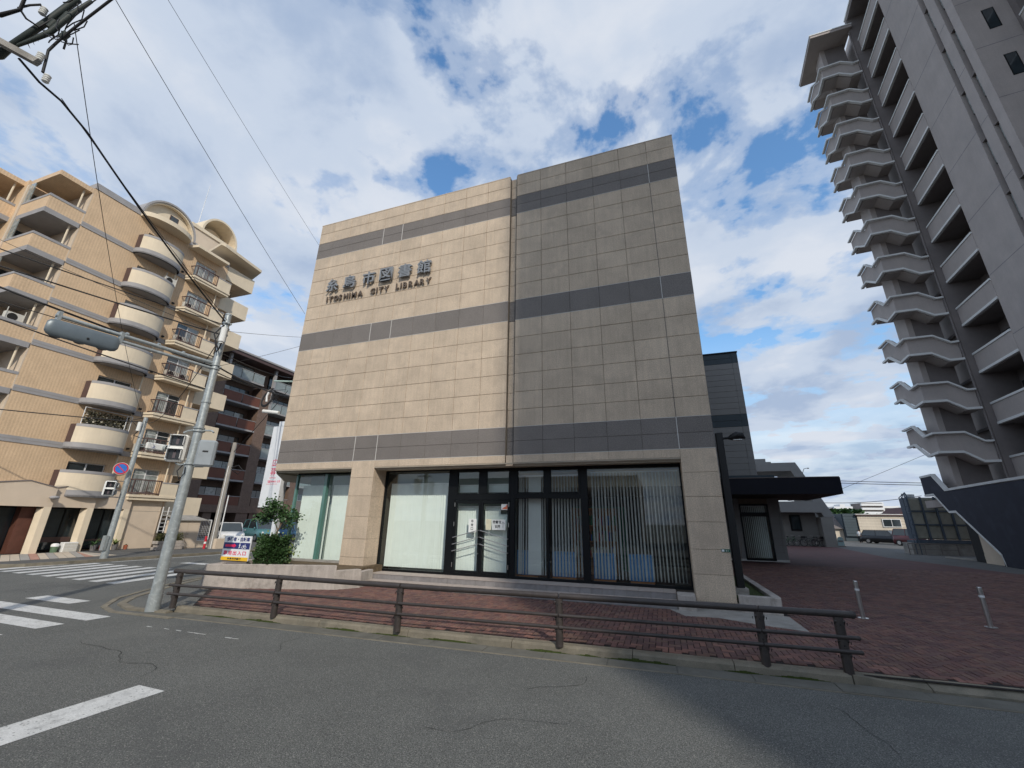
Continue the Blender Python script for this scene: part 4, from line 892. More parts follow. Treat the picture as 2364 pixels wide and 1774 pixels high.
for f in range(6):
    z0 = 2.85 + 2.83*f
    for j, (ya, yb, mt) in enumerate(((30.5, 35.1, bp), (36.5, 41.6, bgl), (43.0, 48, bgl))):
        if f == 5: mt = bgl
        if mt is bgl and f == 0: mt = bt
        bx('balcony_slab', M_['band'], (X-1.6, X+.05, ya, yb, z0, z0+.18))
        n_ = 2 if mt is bp else 3
        for q_ in range(n_):
            a_ = ya+(yb-ya)*q_/n_; c_ = ya+(yb-ya)*(q_+1)/n_; bx('balcony_panel', mt, (X-.05, X+.02, a_+.06, c_-.06, z0+.2, z0+1.22))
        bx('top_rail', M_['band'], (X-.07, X+.05, ya, yb, z0+1.23, z0+1.29))
        wn_ = bx('window', M_['frame'], (X-1.59, X-1.5, ya+.4, yb-.5, z0+.25, z0+2.2)); 
        for q_ in range(3):
            a_ = ya+.45+(yb-ya-1.0)*q_/3; mb_ = MB(); mb_.box(X-1.49, X-1.47, a_, a_+(yb-ya-1.0)/3-.06, z0+.3, z0+2.12); mb_.build('pane', M_['winpale'] if random.random() < .4 else M_['winglass'], wn_)
    bx('white_post', M_['band'], (X-.2, X+.12, 30.3, 30.55, z0+1.3, z0+2.7)) if f == 5 else None
    bx('white_post', M_['band'], (X-.2, X+.12, 36.3, 36.6, z0+.2, z0+2.7)) if f >= 4 else None
# little house and pylon glimpsed behind the banner
hh = thing('house', 'small tan house with a dark window beyond the banner sign', 'house', (-49, 48, 0))
q = MB(); q.box(-56, -47.3, 45, 52, 0, 3.7); q.prism([(-56, 45.01, 3.7), (-47.3, 45.01, 3.7), (-50.5, 45.01, 5.0)], (0, 7, 0)); q.build('wall', mat('tan_house_wall', (.32, .24, .18), .85, .1, 1), hh)
q = MB(); q.prism([(-46.9, 44.6, 3.55), (-50.4, 44.6, 5.05), (-50.4, 44.6, 5.25), (-46.7, 44.6, 3.7)], (0, 8, 0)); q.build('roof', M_['tpier'], hh)
q = MB(); q.box(-49.3, -47.75, 44.93, 44.99, 1.4, 2.75); w_ = q.build('window', M_['frame'], hh); q = MB(); q.box(-49.2, -48.6, 44.9, 44.925, 1.5, 2.6); q.box(-48.5, -47.85, 44.9, 44.925, 1.5, 2.6); q.build('pane', M_['winpale'], w_)
py = thing('pylon', 'distant lattice power pylon seen past the library corner', 'pylon', (-160.6, 150, 0))
q = MB(); c = Vector((-160.6, 150, 0))
for sx in (-1, 1):
    for sy in (-1, 1): q.tube([c+Vector((sx*2.6, sy*2.6, 0)), c+Vector((sx*.4, sy*.4, 19.5))], .14, 4)
for z_ in (10, 13, 16.6): q.cyl(c+Vector((-3.4, 0, z_)), c+Vector((3.4, 0, z_)), .16, n=4); q.cyl(c+Vector((-3.4, 0, z_)), c+Vector((0, 0, z_+1.2)), .1, n=4); q.cyl(c+Vector((3.4, 0, z_)), c+Vector((0, 0, z_+1.2)), .1, n=4)
for i in range(9):
    z_ = 2*i; w_ = 2.6-.113*z_; w2 = 2.6-.113*(z_+2)
    q.cyl(c+Vector((-w_, -w_, z_)), c+Vector((w2, -w2, z_+2)), .07, n=4); q.cyl(c+Vector((w_, -w_, z_)), c+Vector((-w2, -w2, z_+2)), .07, n=4)
q.build('lattice', M_['steel'], py)
wb = thing('apartment_building', 'tiny white building at the foot of the distant pylon', 'apartment block', (-160, 158, 0)); q = MB(); q.box(-172, -152, 156, 166, 0, 11); q.build('wall', M_['white'], wb)
for z_ in (7, 9.3):
    for x_ in (-168, -164, -160, -156): q = MB(); q.box(x_, x_+2.2, 155.9, 155.99, z_, z_+1.2); q.build('window', M_['winglass'], wb)
# ================================================================== TOWER BLOCK on the right
uT = Vector((.1033, .9947, 0)).normalized(); vT = Vector((uT.y, -uT.x, 0))
CO = Vector((17.95, 35.47, 0)); PP = Vector((21.06, 34.95, 0))
ST = Frame(CO, vT, uT); TS = ST.T()          # stair frame: x = w (towards the slab), y = t (away from the street)
PA = Frame(PP, -uT, vT); TP = PA.T()          # slab wall frame: x = towards the street, y = into the slab
tw = thing('tower_block', 'tall grey apartment tower with zigzag outside stairs and navy base', 'tower block', (21, 34, 0))
def tb(name, mt, *boxes, T=TP, parent=None, **k):
    q = MB()
    for b_ in boxes: q.box(*b_, T=T)
    return q.build(name, M_[mt] if isinstance(mt, str) else mt, parent or tw, **k)
PITCH = 3.48; NF = 12
def zf(f): return 14.38 - PITCH*3 + PITCH*f       # coping height at the pier, flight f  (f=0 -> 3.94)
# slab body behind the corridor, slot wall, street face
tb('slot_wall', 'twall', (4.18, 7.75, 0, 12, 0, 47.6), (8.22, 9.0, 0, 12, 0, 47.6), (9.45, 10.1, 0, 12, 0, 47.6), (7.75, 8.22, .35, 12, 0, 47.6), (9.0, 9.45, .35, 12, 0, 47.6))
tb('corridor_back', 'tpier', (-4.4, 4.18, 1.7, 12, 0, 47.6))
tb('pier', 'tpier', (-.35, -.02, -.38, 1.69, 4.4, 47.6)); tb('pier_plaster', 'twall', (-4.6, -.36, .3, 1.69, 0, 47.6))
q = MB()
z_ = 5.0
while z_ < 46: q.ball(TP @ Vector((-.08, -.42, z_)), .05, 6, 4); z_ += 1.74
q.build('pipe_clip', M_['tcap'], tw); q = MB(); q.cyl(TP @ Vector((-.08, -.44, 4.5)), TP @ Vector((-.08, -.44, 46)), .07, n=8); q.build('rain_pipe', M_['tpier'], tw)
# slots: slate band with a window on every floor
for sa, sb, zoff in ((7.75, 8.22, 0.0), (9.0, 9.45, 0.0)):
    tb('slot_lining', 'tband', (sa, sb, .30, .349, 0, 47.6))
    for f in range(-8, 6):
        zt = 35.78+.0 - 3.9*0 + (f-0)*3.92 if False else 35.8 + (f)*3.905
        if zt > 47 or zt < 5: continue
        w_ = tb('slot_window', 'frame', (sa+.02, sb-.02, .22, .299, zt-1.75, zt)); tb('pane', 'winpale', (sa+.06, sb-.06, .20, .219, zt-1.68, zt-.07), parent=w_)
        tb('slot_lintel', 'tpier', (sa, sb, .05, .30, zt+.0, zt+.06))
for z_ in [32.94-4.0*i for i in range(-3, 8)]: tb('seam', 'tband', (4.2, 7.74, -.004, .001, z_, z_+.025), (8.24, 8.98, -.004, .001, z_, z_+.025))
for z_ in [32.8-3.9*i for i in range(-3, 8)]: tb('seam', 'tband', (10.101, 10.104, .02, 2.0, z_, z_+.025))
for f in range(-7, 4):
    zt = 31.7+3.82*f
    w_ = tb('street_window', 'frame', (10.05, 10.11, .93, 1.47, zt-1.65, zt)); tb('pane', 'winglass', (10.111, 10.115, .98, 1.42, zt-1.6, zt-.05), parent=w_)
# wing on the far right that steps towards the street, with its own balconies
tb('wing_wall', 'twall', (10.4, 24, 3.2, 14, 0, 47.6)); tb('wing_pier', 'tpier', (10.11, 10.5, 2.1, 2.45, 0, 47.6))
for f in range(11):
    z_ = 5 + 3.9*f
    t = tb('wing_balcony', 'twall', (10.5, 24, 2.0, 2.12, z_, z_+1.5)); tb('coping', 'tcap', (10.48, 24, 1.96, 2.16, z_+1.5, z_+1.62), (10.48, 24, 1.96, 2.16, z_-.1, z_), parent=t); tb('slab', 'tpier', (10.5, 24, 2.0, 3.2, z_-.2, z_-.1), parent=t)
# corridors
for f in range(0, NF+1):
    zt = 16.80 - PITCH*4 + PITCH*f
    if zt < 2.5: continue
    zb_ = zt - 1.45
    t = tb('corridor_parapet', 'twall', (.0, 4.178, -.02, .10, zb_+.16, zt-.13))
    tb('parapet_coping', 'tcap', (-.0, 4.178, -.07, .14, zt-.129, zt), parent=t); tb('floor_edge', 'tcap', (.0, 4.178, -.06, .10, zb_, zb_+.158), parent=t)
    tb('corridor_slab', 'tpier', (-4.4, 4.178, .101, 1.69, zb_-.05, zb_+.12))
    d_ = tb('door_opening', 'tpier', (.1, 1.5, 1.66, 1.695, zt-.9, zt+1.35)); tb('door_leaf', 'dark', (.25, 1.35, 1.63, 1.659, zt-.9, zt+1.2), parent=d_)
tb('roof_slab', 'tpier', (-.5, 10.2, -.3, 12, 47.6, 48.0)); tb('roof_coping', 'tcap', (-.5, 10.25, -.36, 12, 48.0, 48.15))
# outside stair --------------------------------------------------------
def ribbon(name, pts, th, h0, h1, mt, parent=None, kind=None):
    """a parapet following pts (w, t, z in the stair frame), from z+h0 to z+h1, thickness th inwards"""
    q = MB()
    n = len(pts); offs = []
    for i in range(n):
        a_ = Vector(pts[max(i-1, 0)][:2]); c_ = Vector(pts[min(i+1, n-1)][:2]); p = Vector(pts[i][:2])
        d1 = (p-a_).normalized() if i else (c_-p).normalized(); d2 = (c_-p).normalized() if i < n-1 else d1
        n1 = Vector((d1.y, -d1.x)); n2 = Vector((d2.y, -d2.x)); m_ = (n1+n2); m_ = m_/max(.3, m_.length_squared/2)
        offs.append(m_)
    vs = []
    for i in range(n):
        p = pts[i]
        for (k_, h) in ((0, h0), (0, h1), (1, h1), (1, h0)):
            vs.append(TS @ Vector((p[0]+offs[i].x*th*k_, p[1]+offs[i].y*th*k_, p[2]+h)))
    fs = [(4*i+k_, 4*(i+1)+k_, 4*(i+1)+(k_+1) % 4, 4*i+(k_+1) % 4) for i in range(n-1) for k_ in range(4)] + [(0, 1, 2, 3), (4*n-1, 4*n-2, 4*n-3, 4*n-4)]
    q.add(vs, fs); return q.build(name, M_[mt] if isinstance(mt, str) else mt, parent or tw)
for f in range(1, NF):
    z0 = zf(f)
    z = z0
    # front then outer side, going away; thickness grows to the inside (positive t / positive w)
    path = [(2.66, 0, z), (2.25, 0, z), (1.40, 0, z+.65), (0, 0, z+.68), (0, 1.18, z+.68), (0, 2.45, z+1.68), (0, 4.25, z+1.70)]
    path = [(a_, b_, c_) for a_, b_, c_ in path]
    pth = path[::-1]
    q = MB(); q.prism([TS @ Vector((w_, 0, z_)) for w_, z_ in ((2.66, z-.12), (2.25, z-.12), (1.40, z+.53), (0, z+.56), (0, z-.59), (1.07, z-.62), (1.92, z-1.27), (2.66, z-1.27))], TS.to_3x3() @ Vector((0, .13, 0)))
    t = q.build('stair_parapet', M_['twall'], tw)
    q = MB(); q.prism([TS @ Vector((0, t_, z_)) for t_, z_ in ((.131, z+.56), (1.18, z+.56), (2.45, z+1.56), (4.25, z+1.58), (4.25, z+.43), (3.0, z+.41), (1.35, z-.65), (.131, z-.59))], TS.to_3x3() @ Vector((.13, 0, 0))); q.build('side_parapet', M_['twall'], t)
    q = MB(); q.box(.131, 2.6, 4.12, 4.25, z+.43, z+1.58, T=TS); q.build('rear_parapet', M_['twall'], t)
    ribbon('coping', [(a_-(.03 if b_ > 0 else 0), b_-.03 if b_ < .01 else b_, c_) for a_, b_, c_ in pth], .22, -.12, 0, 'tcap', t)
    # the foot string is set where each flight's underside runs
    lp = [(2.66, 0, z), (1.92, 0, z), (1.07, 0, z+.65), (0, 0, z+.68), (0, 1.35, z+.62), (0, 3.0, z+1.68), (0, 4.25, z+1.70)][::-1]
    ribbon('foot_string', [(a_-(.03 if b_ > 0 else 0), b_-.03 if b_ < .01 else b_, c_) for a_, b_, c_ in lp], .2, -1.42, -1.27, 'tcap', t)
    # soffits of flights and landings
    q = MB()
    def SL(pts, th=.16): q.prism([TS @ Vector(p) for p in pts], (0, 0, -th))
    b0 = -1.26
    SL([(2.66, .1, z+b0), (1.92, .1, z+b0), (1.92, 1.25, z+b0), (2.66, 1.25, z+b0)])
    SL([(1.92, .1, z+b0), (1.07, .1, z+b0+.65), (1.07, 1.25, z+b0+.65), (1.92, 1.25, z+b0)])
    SL([(1.07, .1, z+b0+.66), (.1, .1, z+b0+.66), (.1, 1.3, z+b0+.66), (1.07, 1.25, z+b0+.66)])
    SL([(1.1, 1.3, z+b0+.66), (.1, 1.3, z+b0+.66), (.1, 3.0, z+b0+1.68), (1.1, 3.0, z+b0+1.68)])
    SL([(2.6, 3.0, z+b0+1.69), (.1, 3.0, z+b0+1.69), (.1, 4.2, z+b0+1.69), (2.6, 4.2, z+b0+1.69)])
    SL([(1.15, 3.1, z+b0+1.69), (2.2, 3.1, z+b0+1.69), (2.2, 1.3, z+b0+PITCH-.3), (1.15, 1.3, z+b0+PITCH-.3)])
    q.build('stair_flight', M_['twall'], t)
tb('stair_core', 'twall', (.78, 1.12, 1.28, 3.05, 4.5, 46.75), T=TS); tb('stair_core', 'tpier', (1.13, 2.64, 1.28, 3.05, 4.5, 46.75), T=TS)
# stair roof
q = MB(); q.prism([TS @ Vector(p) for p in ((-.25, -.45, 46.7), (2.9, -.45, 46.3), (2.9, 4.9, 46.9), (-.25, 4.9, 46.9))], (0, 0, .28)); q.build('stair_roof', M_['twall'], tw)
q = MB(); q.prism([TS @ Vector(p) for p in ((-.3, -.5, 46.98), (2.95, -.5, 46.58), (2.95, 5.0, 47.18), (-.3, 5.0, 47.18))], (0, 0, .1)); q.build('roof_edge', M_['tcap'], tw)
# navy base wall along the outer line
q = MB(); P = lambda t_, z_: TS @ Vector((0.0, t_, z_))
navy = [(4.2, 4.28), (4.2, 5.45), (2.35, 5.45), (1.04, 4.32), (-18, 4.30), (-18, 0), (-3.1, 0), (-3.2, .62), (.42, 3.05), (1.3, 3.05), (2.8, 4.28)]
q.prism([P(*p) for p in navy], TS.to_3x3() @ Vector((.2, 0, 0))); q.build('navy_wall', M_['navy'], tw)
def cap(pts, h, name, wd=.27, off=-.03):
    q = MB()
    for a_, c_ in zip(pts, pts[1:]): q.prism([TS @ Vector((off, a_[0], a_[1])), TS @ Vector((off, c_[0], c_[1])), TS @ Vector((off, c_[0], c_[1]+h)), TS @ Vector((off, a_[0], a_[1]+h))], TS.to_3x3() @ Vector((wd, 0, 0)))
    q.build(name, M_['tcap'], tw)
cap([(4.2, 5.45), (2.35, 5.45), (1.04, 4.32), (-5.4, 4.36), (-18, 4.30)], .14, 'navy_coping')
cap([(4.2, 4.14), (2.8, 4.14), (1.3, 2.92), (.42, 2.92), (-3.15, .52), (-3.28, 0.0)], .14, 'stair_string')
tb('understair_wall', 'cream', (.25, .40, -2.9, -.7, 0, .5), T=TS)
q = MB(); q.prism([TS @ Vector(p) for p in ((.22, -2.95, 0), (.22, -2.95, .55), (.22, -.85, 2.0), (.22, -.8, 0))], TS.to_3x3() @ Vector((.12, 0, 0))); q.build('understair_wall', M_['creamd'], tw)
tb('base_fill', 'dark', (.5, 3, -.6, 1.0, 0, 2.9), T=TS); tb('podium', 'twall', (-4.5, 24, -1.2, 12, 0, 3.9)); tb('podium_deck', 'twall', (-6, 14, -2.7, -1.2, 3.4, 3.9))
# low kerb and dark verge before the tower
k = MB(); k.prism([(18.35, 39.3, 0), (19.1, 33.1, 0), (18.3, 20, 0), (18.45, 20, 0), (19.25, 33.1, 0), (18.5, 39.3, 0)], (0, 0, .1)); tag(k.build('tower_kerb', M_['conc2']), kind='structure')
# ================================================================== WATER TANK
t = thing('water_tank', 'cream panelled water tank with blue steel braces on a concrete base', 'water tank', (20.2, 45, 0))
tc_ = mat('tank_panel_cream', (.34, .33, .27), .6, .12, 1.2, stain=(.2, .2, .17), sstrength=.5, sscale=1.5); tst = mat('blue_grey_steel', (.085, .11, .14), .5, .15, 3)
X0, X1, Y0, Y1 = 18.9, 22.4, 43.6, 44.7
q = MB(); q.box(18.45, 22.7, 43.5, 44.9, -.02, .85); q.build('concrete_base', M_['conc2'], t)
q = MB(); q.box(X0, X1, Y0, Y1, 1.12, 4.3); q.build('tank_core', tst, t)
for i in range(4):
    for j in range(3):
        xa = X0+.03+(X1-X0)/4*i; za = 1.15+1.05*j
        q = MB(); wd = (X1-X0)/4-.06; cx_, cz_ = xa+wd/2, za+.5
        vs = [(xa, Y0-.01, za), (xa+wd, Y0-.01, za), (xa+wd, Y0-.01, za+1.0), (xa, Y0-.01, za+1.0), (xa+.08, Y0-.06, za+.08), (xa+wd-.08, Y0-.06, za+.08), (xa+wd-.08, Y0-.06, za+.92), (xa+.08, Y0-.06, za+.92), (cx_, Y0-.02, cz_)]
        q.add(vs, [(0, 1, 5, 4), (1, 2, 6, 5), (2, 3, 7, 6), (3, 0, 4, 7), (4, 5, 8), (5, 6, 8), (6, 7, 8), (7, 4, 8)]); q.build('tank_panel', tc_, t)
for i in range(5): q = MB(); x_ = X0+(X1-X0)/4*i; q.box(x_-.06, x_+.06, Y0-.16, Y0-.065, .9, 4.35); q.build('steel_post', tst, t)
for z_ in (1.02, 2.18, 3.2): q = MB(); q.box(X0-.1, X1+.1, Y0-.13, Y0-.067, z_, z_+.09); q.build('steel_rail', tst, t)
q = MB(); q.box(18.75, 22.5, 43.4, 44.8, .86, 1.02); q.build('steel_frame', tst, t)
q = MB()
for i in range(6): q.cyl((18.6, 43.35, .85+.55*i), (18.88, 43.35, .85+.55*i), .02, n=4)
q.cyl((18.6, 43.35, .0), (18.6, 43.35, 4.6), .03, n=6); q.cyl((18.88, 43.35, 0), (18.88, 43.35, 4.6), .03, n=6)
for a_ in range(8): q.cyl((19+.3*math.cos(a_*PI/4), 44.2+.3*math.sin(a_*PI/4), 4.3), (19.2, 44.2, 4.75), .03, n=4)
q.build('ladder', tst, t)
q = MB(); q.cyl((19.6, 44.6, 4.3), (19.6, 44.6, 4.6), .35, n=12); q.build('hatch', M_['tcap'], t)
f_ = thing('guard_rail', 'thin grey guard rail on the kerb before the water tank', 'railing', (18.6, 42.9, 0))
q = MB()
for x_ in (17.9, 18.9, 19.9, 20.9): q.cyl((x_, 42.8, -.02), (x_, 42.8, .8), .03, n=6)
q.cyl((17.9, 42.8, .8), (20.9, 42.8, .8), .03, n=6); q.cyl((17.9, 42.8, .4), (20.9, 42.8, .4), .02, n=6); q.build('rail', M_['tpier'], f_)
# ================================================================== LIBRARY REAR WINGS on the right
t = thing('library_annex', 'tall grey sided library wing with blue grey bands behind the main front', 'library wing', (2, 27, 0))
AX = 5.27
q = MB(); q.box(-3, AX-.05, 27.04, 40, 4.4, 12.0); q.build('wall_core', M_['joint'], t)
def sid(z0, z1, mt, step, nm):
    z_ = z1
    while z_ > z0+.02:
        za = max(z0, z_-step); q = MB(); q.box(1.5, AX-.34, 27.0, 27.035, za+.008, z_-.008); q.box(AX-.33, AX, 26.99, 27.6, za+.004, z_-.004); q.build(nm, M_[mt], t); z_ = za
sid(11.46, 12.14, 'sidingb', .34, 'blue_siding'); sid(8.22, 11.46, 'siding', .36, 'grey_siding'); sid(7.46, 8.22, 'sidingb', .38, 'blue_siding'); sid(4.62, 7.46, 'siding', .36, 'grey_siding')
q = MB(); q.box(-3, AX+.03, 26.95, 40, 12.14, 12.22); q.build('parapet_cap', M_['fascia'], t)
t = thing('entrance_canopy', 'dark navy flat canopy over the grey tiled side pavilion', 'canopy', (5, 28, 3.5))
q = MB(); q.prism([(1.2, 25, 3.48), (8.43, 25, 3.48), (8.62, 31.5, 3.48), (1.2, 31.5, 3.48)], (0, 0, .03)); q.build('soffit', mat('dark_soffit', (.05, .045, .03), .8, .1, 3), t)
q = MB(); q.prism([(1.2, 24.9, 3.46), (8.43, 24.9, 3.46), (8.66, 31.6, 3.46), (8.56, 31.6, 3.46), (8.33, 25.0, 3.46), (1.2, 25.0, 3.46)], (0, 0, .80)); q.box(1.2, 8.34, 25.0, 31.5, 4.0, 4.2); q.build('fascia', M_['fascia'], t)
q = MB(); q.box(1.2, 8.4, 24.88, 25.0, 4.265, 4.30); q.build('metal_cap', M_['tpier'], t); q = MB(); q.box(1.5, 5.85, 25.9, 26.2, 4.3, 4.52); q.build('roof_gutter', M_['sidingb'], t)
t = thing('side_pavilion', 'low grey pavilion with a tall dark framed window under the canopy', 'pavilion', (4, 28.7, 0))
q = MB(); q.box(0, 4.35, 28.74, 36, .0, 3.45); q.box(5.86, 6.44, 28.74, 36, 0, 3.45); q.box(4.35, 5.86, 28.74, 29.2, 3.14, 3.45); q.box(4.35, 5.86, 31, 31.1, 0, 3.2); q.build('wall_core', M_['joint'], t)
z_ = .12
while z_ < 3.4:
    zt = min(z_+.385, 3.46)
    for xa, xb in ((2.6, 4.345), (5.865, 6.30), (6.31, 6.47)):
        q = MB(); q.box(xa, xb, 28.70, 28.74 if xb < 6.4 else 36, z_+.006, zt-.006)
        if not (zt > 3.14 and False): q.build('siding_panel', M_['siding'], t)
    z_ = zt
q = MB(); q.box(2.6, 6.49, 28.68, 28.74, 0, .115); q.build('base_strip', M_['tcap'], t)
for bx_ in ((4.35, 4.43, .05, 3.13), (5.78, 5.86, .05, 3.13)): q = MB(); q.box(bx_[0], bx_[1], 28.66, 28.78, bx_[2], bx_[3]); q.build('window_frame', M_['frame'], t)
for za, zb in ((.05, .15), (2.45, 2.66), (3.05, 3.13)): q = MB(); q.box(4.431, 5.779, 28.66, 28.78, za, zb); q.build('window_frame', M_['frame'], t)
for za, zb in ((.15, 2.45), (2.66, 3.05)): q = MB(); q.quad((4.43, 28.72, za), (5.78, 28.72, za), (5.78, 28.72, zb), (4.43, 28.72, zb)); q.build('window_pane', M_['glass'], t)
blind(4.45, 5.74, .18, 3.0, 13, lambda i: 70-5*i, 'vertical blind in the tall side pavilion window', 28.95)
t = thing('bicycle_shelter', 'grey framed bicycle shelter with a sloping fin wall at the plaza end', 'shelter', (14, 53, 0))
fin = [(10.2, 53, 7.66), (10.2, 53, 8.56), (14.18, 53, 8.56), (16.75, 53, 2.92), (15.79, 53, 2.92), (13.62, 53, 7.66)]
q = MB(); q.prism(fin, (0, 6, 0)); q.build('sloping_fin', M_['siding'], t)
q = MB(); q.box(10.5, 15.7, 52.9, 53.2, 3.35, 4.45); q.build('lintel', M_['siding'], t)
q = MB(); q.box(10, 15.48, 54.5, 54.7, 0, 3.4); q.box(15.48, 16.5, 53.02, 59, 0, 2.9); q.build('back_wall', mat('dim_grey_wall', (.25, .24, .22), .9, .1, 1), t)
q = MB(); q.box(10, 15.5, 53.2, 54.5, 3.36, 3.4); q.build('ceiling', M_['dark'], t)
q = MB(); q.box(13.0, 14.0, 54.4, 54.49, 1.5, 3.1); w_ = q.build('window', M_['frame'], t); q = MB(); q.box(13.15, 13.85, 54.37, 54.399, 1.65, 2.95); q.build('pane', M_['winglass'], w_)
q = MB(); q.box(10.1, 11.5, 53.5, 55, 8.57, 9.1); q.build('roof_box', M_['siding'], t); q = MB(); q.box(11.5, 12.0, 53.5, 55, 8.57, 8.75); q.build('roof_box', M_['siding'], t)
q = MB(); q.tube([(14.7, 53.5, 7.2), (15.0, 53.4, 7.9), (15.3, 53.3, 7.95)], .03, 5); q.ball((15.35, 53.3, 7.93), .12, 6, 4, (1, 1, .5)); q.build('roof_lamp', M_['tpier'], t)
# ================================================================== FAR THINGS on the right
t = thing('warehouse', 'cream boarded building with a white framed window beyond the car park', 'building', (31, 78, 0))
cb = mat('cream_board', (.62, .55, .45), .8, .1, .6, objvar=.04, streak=.1)
q = MB(); q.box(27.5, 40, 78.05, 88, 0, 3.6); q.build('wall_core', M_['joint'], t)
for i in range(9): q = MB(); q.box(27.4, 40, 78.0, 78.04, .1+.395*i, .1+.395*i+.375); q.build('wall_board', cb, t)
q = MB(); q.box(27.2, 40.2, 77.8, 88.2, 3.62, 3.78); q.build('roof_edge', M_['brown'], t); q = MB(); q.box(27.2, 40.2, 77.78, 88.2, 3.781, 3.86); q.build('roof_cap', M_['white'], t)
q = MB(); q.box(30.3, 32.5, 77.88, 77.98, 2.05, 3.2); w_ = q.build('window', M_['white'], t)
for xa in (30.4, 31.45): q = MB(); q.box(xa, xa+.95, 77.84, 77.875, 2.17, 3.1); q.build('pane', M_['winglass'], w_)
t = thing('shed', 'dark corrugated shed between the slate roofed house and the cream building', 'shed', (26.5, 79, 0))
for i in range(8): q = MB(); q.box(25.7, 27.4, 78.2, 78.5, .7+.4*i, .7+.4*i+.37); q.build('metal_sheet', M_['sidingb'], t)
q = MB(); q.box(25.6, 27.4, 78.5, 84, 0, 3.9); q.build('wall', M_['sidingb'], t)
t = thing('house', 'small house with a grey slate roof and a cream wall strip', 'house', (24.5, 79, 0))
q = MB(); q.box(22.5, 25.6, 79, 86, 0, 1.75); q.build('wall', cb, t)
for i in range(14): q = MB(); z_ = 1.72+.15*i; q.prism([(22.3, 78.6+.25*i, z_), (25.6, 78.6+.25*i, z_), (25.6, 78.9+.25*i, z_+.16), (22.3, 78.9+.25*i, z_+.16)], (0, 0, .03)); q.build('roof_tile_row', M_['tpier'], t)
t = thing('house', 'house gable with a dark red roof showing above the cream building', 'house', (34, 95, 0))
q = MB(); q.box(38.6, 45, 92, 98, 0, 4.1); q.build('wall', M_['creamd'], t); q = MB(); q.prism([(38.0, 91.5, 4.1), (39.6, 91.5, 5.4), (46.0, 91.5, 4.1)], (0, 7, 0)); q.build('roof', mat('dark_red_roof', (.08, .04, .04), .8, .1, 1), t)
t = thing('apartment_building', 'distant white apartment block with long balconies on the horizon', 'apartment block', (95, 250, 0))
q = MB(); q.box(90.5, 98.9, 250, 262, 0, 13.1); q.box(98.9, 106, 253, 262, 0, 11.6); q.build('wall', M_['tpier'], t)
for i in range(6):
    z_ = 11.9-1.85*i; q = MB(); q.box(90.2, 98.9, 248.6, 250, z_, z_+1.0); q.build('balcony', M_['white'], t)
    if i < 5: q = MB(); q.box(98.9, 106, 252, 253, z_-.9, z_); q.build('balcony', M_['white'], t)
q = MB(); q.box(90.2, 98.9, 248.5, 262, 13.1, 13.5); q.build('roof', M_['white'], t)
t = thing('building', 'low white building with a round roof shape among the far trees', 'building', (83, 250, 0))
q = MB(); q.box(79.5, 87, 250, 260, 0, 11.6); q.box(82, 84, 250, 258, 11.6, 12.6); q.build('wall', M_['white'], t); q = MB(); q.ball((79, 252, 8.5), 2.8, 12, 8); q.build('round_roof', M_['band'], t)
def blobs(n, fx, s0, s1):
    q = MB()
    for i in range(n):
        c = fx(); d = Vector((random.uniform(-1, 1), random.uniform(-1, 1), random.uniform(-.4, 1))).normalized()*random.uniform(s0, s1); e_ = d.cross(Vector((random.random(), random.random(), random.random()+.1))).normalized()*d.length*.7
        q.quad(c-d, c+e_, c+d, c-e_)
    return q
tag(blobs(5000, lambda: Vector((random.uniform(44, 90), random.uniform(190, 215), random.uniform(0, 5.6)+1.2*math.exp(-((random.uniform(44, 90)-66)/9)**2))), .5, 1.1).build('tree_belt', M_['leaf']), 'dark green belt of far trees behind the car park', 'trees', kind='stuff')
tag(blobs(900, lambda: Vector((random.gauss(66, 2.6), random.uniform(195, 205), random.uniform(5, 8.6))), .4, .9).build('tree_belt', M_['leaf']), 'mound of taller trees rising from the far tree belt', 'trees', kind='stuff')
hm = mat('blue_far_hill', (.075, .105, .15), .95, .15, .004)
q = MB(); xs = [-3800+100*i for i in range(77)]
def hh_(x): return 62+40*math.sin(x*.0021+.6)**2+22*math.sin(x*.0057)+12*math.sin(x*.013+1)
top = [(x, 2600, hh_(x)) for x in xs]
for a_, c_ in zip(top, top[1:]): q.add([(a_[0], 2200, 0), (c_[0], 2200, 0), c_, a_, (c_[0], 3000, 0), (a_[0], 3000, 0)], [(0, 1, 2, 3), (3, 2, 4, 5)], True)
tag(q.build('hills', hm), kind='structure')
# ================================================================== BLOCKS ACROSS THE ROAD (behind the camera; they shade the plaza and show in the glass)
t = thing('apartment_building', 'grey apartment block across the road whose shadow covers the plaza', 'apartment block', (45, -30, 0))
q = MB(); q.prism([(23.0, -24.4, 0), (74, -24.4, 0), (74, -44, 0), (39, -44, 0)], (0, 0, 68)); q.build('wall', M_['twall'], t)
q = MB()
for f in range(22):
    q.box(23.0, 74, -24.4, -24.0, 3+2.9*f, 4.1+2.9*f)
q.build('balcony_row', M_['conc2'], t, kind='stuff')
q = MB()
for f in range(22):
    for i in range(12): q.box(24+4.2*i, 27+4.2*i, -24.42, -24.36, 4.3+2.9*f, 5.7+2.9*f)
q.build('window_row', M_['winglass'], t, kind='stuff')
t = thing('shop_building', 'low brown shop block across the road seen only in reflections', 'building', (-6, -30, 0))
q = MB(); q.box(-22, -2, -30, -18, 0, 6.5); q.box(4, 20, -34, -20, 0, 7); q.build('wall', M_['tpier'], t)
